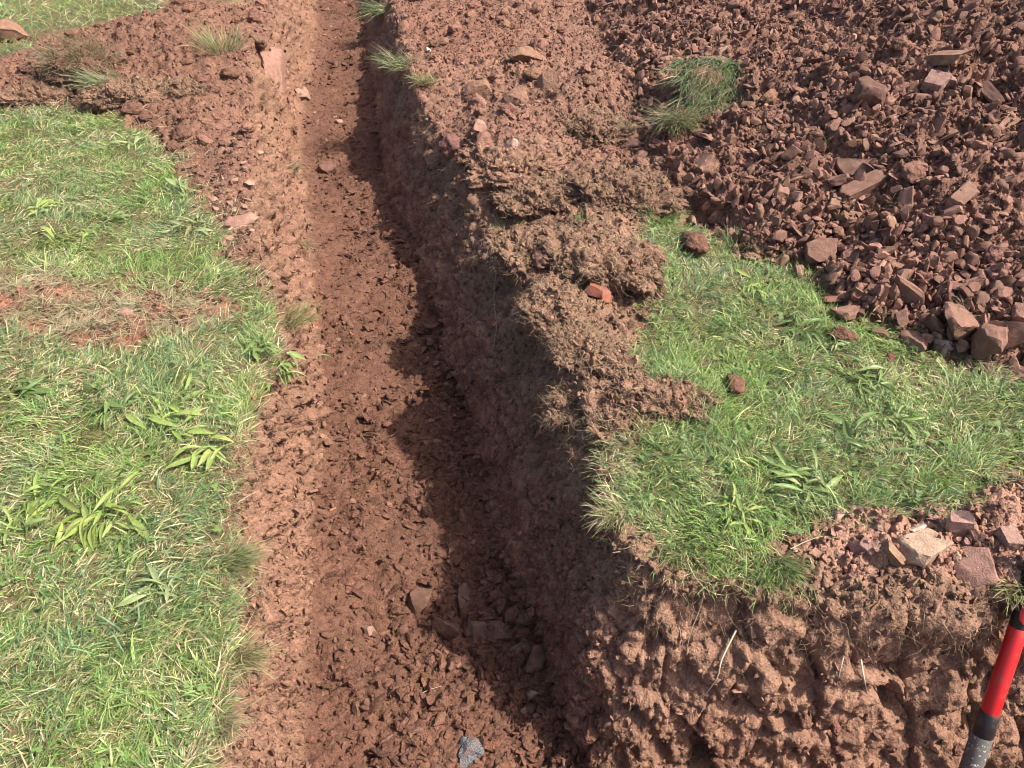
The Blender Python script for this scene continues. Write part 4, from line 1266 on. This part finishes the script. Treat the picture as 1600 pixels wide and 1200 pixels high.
for i in range(8):
    cv, cf = rock_shape(700 + i, 3, [(1, .75, .3), (1, .6, .36), (1, .85, .28), (1, .5, .3)][i % 4], 10, .0)
    cv = cv * (1 + .16 * fbm(cv, 2.2, 3, .6, i * 2.7))[:, None]
    me = sharp_mesh('flake_shape', cv, cf); me.materials.append(M_CRUMB); flake_me.append(me)
LIB_FLAKE = lib('flake_library', flake_me)
LIB_CRUMB = lib('crumb_library', crumb_me)
LIB_CHIP = lib('chip_library', chip_me)

def gn_tree(coll):
    ng = bpy.data.node_groups.new('scatter', 'GeometryNodeTree')
    ng.interface.new_socket('Geometry', in_out='INPUT', socket_type='NodeSocketGeometry')
    ng.interface.new_socket('Geometry', in_out='OUTPUT', socket_type='NodeSocketGeometry')
    gi = ng.nodes.new('NodeGroupInput'); go = ng.nodes.new('NodeGroupOutput')
    ip = ng.nodes.new('GeometryNodeInstanceOnPoints')
    ci = ng.nodes.new('GeometryNodeCollectionInfo')
    ci.inputs['Collection'].default_value = coll
    ci.inputs['Separate Children'].default_value = True
    ci.inputs['Reset Children'].default_value = True
    ip.inputs['Pick Instance'].default_value = True
    def na(nm, ty):
        x = ng.nodes.new('GeometryNodeInputNamedAttribute'); x.data_type = ty; x.inputs['Name'].default_value = nm
        return x.outputs['Attribute']
    e2r = ng.nodes.new('FunctionNodeEulerToRotation')
    L = ng.links.new
    L(gi.outputs[0], ip.inputs['Points'])
    L(ci.outputs[0], ip.inputs['Instance'])
    L(na('idx', 'INT'), ip.inputs['Instance Index'])
    L(na('rot', 'FLOAT_VECTOR'), e2r.inputs[0]); L(e2r.outputs[0], ip.inputs['Rotation'])
    L(na('scl', 'FLOAT_VECTOR'), ip.inputs['Scale'])
    L(ip.outputs[0], go.inputs[0])
    return ng
T_CRUMB = gn_tree(LIB_CRUMB); T_CHIP = gn_tree(LIB_CHIP); T_FLAKE = gn_tree(LIB_FLAKE)

def scatter_stuff(name, weight, n, size, tree, nvar, label, cat, near=1.4, sink=0.2, tint=1.0, power=2.2, csd=0.14, colfix=None, flat=None, given=None, n_out=0):
    P, Nn, Cc = sample(weight, n, near, n_out) if given is None else given
    n = len(P)
    r = np.linalg.norm(P - CC, axis=1)
    s = size[0] + (size[1] - size[0]) * rng.random(n) ** power
    s = np.maximum(s, 0.0011 * r)
    P = P + Nn * (s * (0.5 - sink))[:, None]
    me = bpy.data.meshes.new(name)
    me.vertices.add(n); me.vertices.foreach_set('co', P.astype(np.float32).ravel())
    me.attributes.new('idx', 'INT', 'POINT').data.foreach_set('value', rng.integers(0, nvar, n).astype(np.int32))
    me.attributes.new('rot', 'FLOAT_VECTOR', 'POINT').data.foreach_set('vector', (rng.uniform(0, 6.28, (n, 3)) if flat is None else np.stack([rng.normal(0, flat, n), rng.normal(0, flat, n), rng.uniform(0, 6.28, n)], 1)).astype(np.float32).ravel())
    me.attributes.new('scl', 'FLOAT_VECTOR', 'POINT').data.foreach_set('vector', (s[:, None] * rng.uniform(.75, 1.2, (n, 3))).astype(np.float32).ravel())
    cc = (Cc if colfix is None else np.tile(colfix, (n, 1))) * tint * np.exp(rng.normal(0, csd, (n, 1))) * rng.normal(1, .035, (n, 3))
    c4 = np.ones((n, 4), np.float32); c4[:, :3] = np.clip(cc, .01, .8)
    me.attributes.new('Col', 'FLOAT_COLOR', 'POINT').data.foreach_set('color', c4.ravel())
    o = obj(name, me, None, label=label, cat=cat, kind='stuff')
    md = o.modifiers.new('scatter', 'NODES'); md.node_group = tree
    return o
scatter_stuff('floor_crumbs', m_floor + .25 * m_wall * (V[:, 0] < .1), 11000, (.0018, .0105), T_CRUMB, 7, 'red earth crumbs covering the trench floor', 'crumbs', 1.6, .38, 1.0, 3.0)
scatter_stuff('floor_lumps', m_floor, 1300, (.007, .026), T_CRUMB, 7, 'flattened clods pressed into the trench floor', 'clods', 1.3, .55, 1.02, 2.5)
scatter_stuff('floor_flakes', m_floor * (.3 + sstep(-.4, .3, perlin(V, 3.3, 21.0) + .8 * sstep(-.45, -.1, V[:, 0] + .2 * (V[:, 1] - 1)))), 6500, (.005, .03), T_FLAKE, 8, 'flat broken flakes of red clay pressed into the trench floor', 'clay flakes', 1.3, .42, 1.06, 2.2, .16, None, .33)
scatter_stuff('left_wall_crumbs', m_wall * (V[:, 0] + .2 * (V[:, 1] - 1) < -.45), 6000, (.003, .022), T_FLAKE, 8, 'broken earth pieces sticking out of the left trench wall', 'crumbs', 1.4, .3, 1.04, 2.6, .2)
scatter_stuff('end_wall_crumbs', m_wall * sstep(.2, .35, V[:, 0]) * (V[:, 1] < 1.25), 1300, (.002, .017), T_FLAKE, 8, 'small broken earth pieces sticking out of the end wall', 'crumbs', 1.0, .3, 1.03, 3.0, .18)
scatter_stuff('floor_chips', m_floor, 3800, (.004, .02), T_CHIP, 8, 'small flat stone chips on the trench floor', 'stone chips', 1.2, .3, 1.08)
scatter_stuff('clod_crumbs', None, 0, (.003, .014), T_CRUMB, 7, 'loose crumbs covering the turf clods on the rim', 'crumbs', 1, .2, 1.08, 2.6, .16, None, None, tuple(np.concatenate([c[i] for c in CLOD_PTS]) for i in range(3)))
scatter_stuff('wall_crumbs', m_wall * (V[:, 0] > -.7) * (1 - .9 * sstep(.2, .4, V[:, 0]) * (V[:, 1] < 1.3)), 7500, (.002, .013), T_CRUMB, 7, 'crumbs clinging to the right trench walls', 'crumbs', 1.6, .25)
scatter_stuff('heap_crumbs', m_heap, 36000, (.003, .015), T_CRUMB, 7, 'dark earth crumbs of the spoil heap', 'crumbs', 1.3, .2, 1.08, n_out=5000)
scatter_stuff('heap_rubble', m_heap * (.25 + sstep(-.35, .3, perlin(V, 2.2, 15.0) - .4 * sstep(.6, 1.5, heap_d)) + .6 * foot), 13000, (.007, .044), T_CHIP, 8, 'small broken stones all over the spoil heap', 'rubble', 1.2, .15, 1.12, 2.8, .22, n_out=3500)
scatter_stuff('bank_crumbs', m_soil, 20000, (.0025, .014), T_CRUMB, 7, 'earth crumbs over the dug ground beside the trench', 'crumbs', 1.2, .2, 1.05)
scatter_stuff('bank_rubble', m_soil * (.35 + m_stony + 2 * bank + 1.3 * apr), 6500, (.004, .022), T_CHIP, 8, 'small stones over the dug ground beside the trench', 'rubble', 1.0, .2, 1.12)

# ------------------------------------------------------------------ the red-handled tool leaning on the end wall
p_lo = Vector(at(1513, 1212, -.42)); p_hi = Vector(at(1601, 952, -.03))
ax = (p_hi - p_lo).normalized()
def along(v_px):
    """axis position where the shaft crosses photo row v"""
    best = min(((abs((lambda P: 600 - FPX * (P - Vector(CC)).dot(Vector(CU)) / (P - Vector(CC)).dot(Vector(CF)))(p_lo + ax * s_ * .002) - v_px)), s_ * .002) for s_ in range(-200, 400))
    return best[1]
foot_s = (-.66 - p_lo.z) / ax.z
tool = obj('digging_tool', None, None, label='red-handled digging tool with black collar and dusty grey shaft leaning on the end wall', cat='tool')
tool.location = p_lo + ax * foot_s
tool.rotation_mode = 'QUATERNION'; tool.rotation_quaternion = ax.to_track_quat('Z', 'Y')
def lathe(name, prof, mat, parent, n_=28):
    vs, fs = [], []
    for (r_, z_) in prof:
        for k in range(n_):
            a = 2 * PI * k / n_
            vs.append((r_ * math.cos(a), r_ * math.sin(a), z_))
    for j in range(len(prof) - 1):
        for k in range(n_):
            fs.append((j * n_ + k, j * n_ + (k + 1) % n_, (j + 1) * n_ + (k + 1) % n_, (j + 1) * n_ + k))
    vs += [(0, 0, prof[0][1]), (0, 0, prof[-1][1])]
    tr = [(len(vs) - 2, (k + 1) % n_, k) for k in range(n_)] + [(len(vs) - 1, (len(prof) - 1) * n_ + k, (len(prof) - 1) * n_ + (k + 1) % n_) for k in range(n_)]
    me = mesh_np(name, np.array(vs), quads=np.array(fs), tris=np.array(tr))
    try: me.set_sharp_from_angle(angle=math.radians(40))
    except Exception: pass
    return obj(name, me, mat, parent)
def speck_mat(name, c0, c1, lo, hi, scale, rough):
    m, nt, b = new_mat(name)
    tc = N(nt, 'ShaderNodeTexCoord').outputs['Object']
    a = noise_n(nt, tc, scale, 3, .75)
    d2 = noise_n(nt, tc, 25, 4, .6)
    cc = mixcol(nt, (*c0, 1), (*c1, 1), ramp(nt, a, lo, hi))
    cc2 = mixcol(nt, cc, (.20, .11, .075, 1), ramp(nt, d2, .52, .78, (0, 0, 0, 1), (.55, .55, .55, 1)))
    nt.links.new(cc2, b.inputs['Base Color'])
    rr_ = ramp(nt, d2, .35, .7, (rough, rough, rough, 1), (min(1, rough + .35),) * 3 + (1,))
    nt.links.new(rr_, b.inputs['Roughness'])
    return m
M_REDP = speck_mat('red_plastic', (.50, .012, .014), (.52, .16, .13), .68, .78, 260, .33)
M_BLACKP = speck_mat('black_rubber', (.012, .012, .013), (.32, .28, .25), .69, .78, 240, .35)
M_GREYS = speck_mat('dusty_grey_shaft', (.085, .08, .075), (.62, .58, .54), .60, .68, 150, .6)
s1, s2, s3 = along(1148) - foot_s, along(1112) - foot_s, along(980) - foot_s
RT = .0205
lathe('shaft', [(.021, .02), (.0245, s1 - .10), (.0245, s1 - .004), (.0225, s1)], M_GREYS, tool)
lathe('collar', [(.0225, s1 - .002), (.0245, s1 + .003), (.0242, s2 - .006), (.0225, s2 - .001)], M_BLACKP, tool)
lathe('red_sleeve', [(RT, s2 - .002), (RT + .0006, s2 + .003), (RT + .0002, s3 - .003), (RT - .0006, s3)], M_REDP, tool)
gr = lathe('grip', [(RT - .001, s3), (RT + .0008, s3 + .004), (RT + .0008, s3 + .40), (RT - .002, s3 + .41)], M_BLACKP, tool)
pz0, pz1 = s3 + .016, s3 + .09
# oval window of red plastic set in the grip, facing the camera
dirc = tool.rotation_quaternion.inverted() @ (Vector(CC) - (p_lo + ax * (s3 + foot_s))).normalized()
a0 = math.atan2(dirc.y, dirc.x) + .35
vs, fs = [], []
NA, NZ = 9, 9
for j in range(NZ):
    for k in range(NA):
        zz = pz0 + (pz1 - pz0) * j / (NZ - 1)
        half = .62 * math.sqrt(max(0.02, 1 - ((j / (NZ - 1)) * 2 - 1) ** 4))
        an = a0 + half * (k / (NA - 1) * 2 - 1)
        vs.append(((RT + .0022) * math.cos(an), (RT + .0022) * math.sin(an), zz))
for j in range(NZ - 1):
    for k in range(NA - 1):
        b_0 = j * NA + k
        fs.append((b_0, b_0 + 1, b_0 + NA + 1, b_0 + NA))
obj('grip_window', mesh_np('grip_window', np.array(vs), quads=np.array(fs)), M_REDP, gr)
# spade blade pushed into the earth at the foot
vs = [(-.07, -.004, .06), (.07, -.004, .06), (.07, .004, .06), (-.07, .004, .06), (-.06, -.002, -.16), (.06, -.002, -.16), (.06, .002, -.16), (-.06, .002, -.16)]
fs = [(0, 1, 2, 3), (4, 7, 6, 5), (0, 4, 5, 1), (1, 5, 6, 2), (2, 6, 7, 3), (3, 7, 4, 0)]
obj('blade', mesh_np('blade', np.array(vs), quads=np.array(fs), smooth=False), M_GREYS, tool)
# ------------------------------------------------------------------ say which one: labels of the scattered pieces by look and neighbour
import re
LM = []
for lab, p in LANDMARKS:
    short = re.split(r' (?:lying|on|at|in|with|under|near|beside|above|behind|between|below|where|next|stuck|pointing|propped|low|against|bared|standing|bridging|tipped|right|left|and|across|among|by|cut)\b', lab)[0]
    LM.append((short, proj(p)))
cnt = {}
for s_, _ in LM: cnt[s_] = cnt.get(s_, 0) + 1
LM = [x for x in LM if cnt[x[0]] == 1 and len(x[0].split()) <= 6]
done_l = {}
for o, c in PLACED:
    if 'group' not in o: continue
    u, v = proj(o.location)
    sh, (lu, lv) = min(LM, key=lambda x: (x[1][0] - u) ** 2 + (x[1][1] - v) ** 2)
    dx, dy = u - lu, v - lv
    dirw = ('right of' if dx > 0 else 'left of') if abs(dx) > 1.3 * abs(dy) else (('below' if dy > 0 else 'above') if abs(dy) > 1.3 * abs(dx) else ('above' if dy < 0 else 'below') + (' and right of' if dx > 0 else ' and left of'))
    dist = math.hypot(dx, dy)
    near_w = 'just ' if dist < 45 else ('' if dist < 110 else 'well ')
    big_px = o.scale[0] * 1.5 * FPX / (Vector(o.location) - Vector(CC)).dot(Vector(CF))
    size_w = 'tiny' if big_px < 13 else ('small' if big_px < 24 else ('medium-sized' if big_px < 38 else 'large'))
    lum = sum(c) / (sum(C_STONE) if 'clod' not in o.name else sum(C_TOP))
    tone = 'dark' if lum < .92 else ('red-brown' if lum < 1.1 else ('light brown' if lum < 1.45 else 'pale pink'))
    form = 'flat slab' if o.data in slabs else ('crumbly clod' if 'clod' in o.name else ('pebble' if 'pebble' in o.name else 'stone'))
    o['label'] = f'{size_w} {tone} {form} {near_w}{dirw} the {sh}'
    done_l.setdefault(o['label'], []).append((u, o))
ORD = ['leftmost', 'second', 'third', 'fourth', 'fifth', 'sixth', 'seventh', 'eighth', 'ninth', 'tenth', 'eleventh', 'twelfth', 'thirteenth', 'fourteenth', 'fifteenth']
for lab, L_ in done_l.items():
    if len(L_) < 2: continue
    for k, (u, o) in enumerate(sorted(L_, key=lambda x: x[0])[:15]):
        if len(lab.split()) > 13: lab_ = lab.replace('well ', '').replace('just ', '').replace('medium-sized', 'mid-sized').replace(' crumbly', '')
        else: lab_ = lab
        o['label'] = lab_ + ', ' + ('leftmost' if k == 0 else ORD[k] + ' from left')
print('T end', round(_t.time() - _T0, 1))
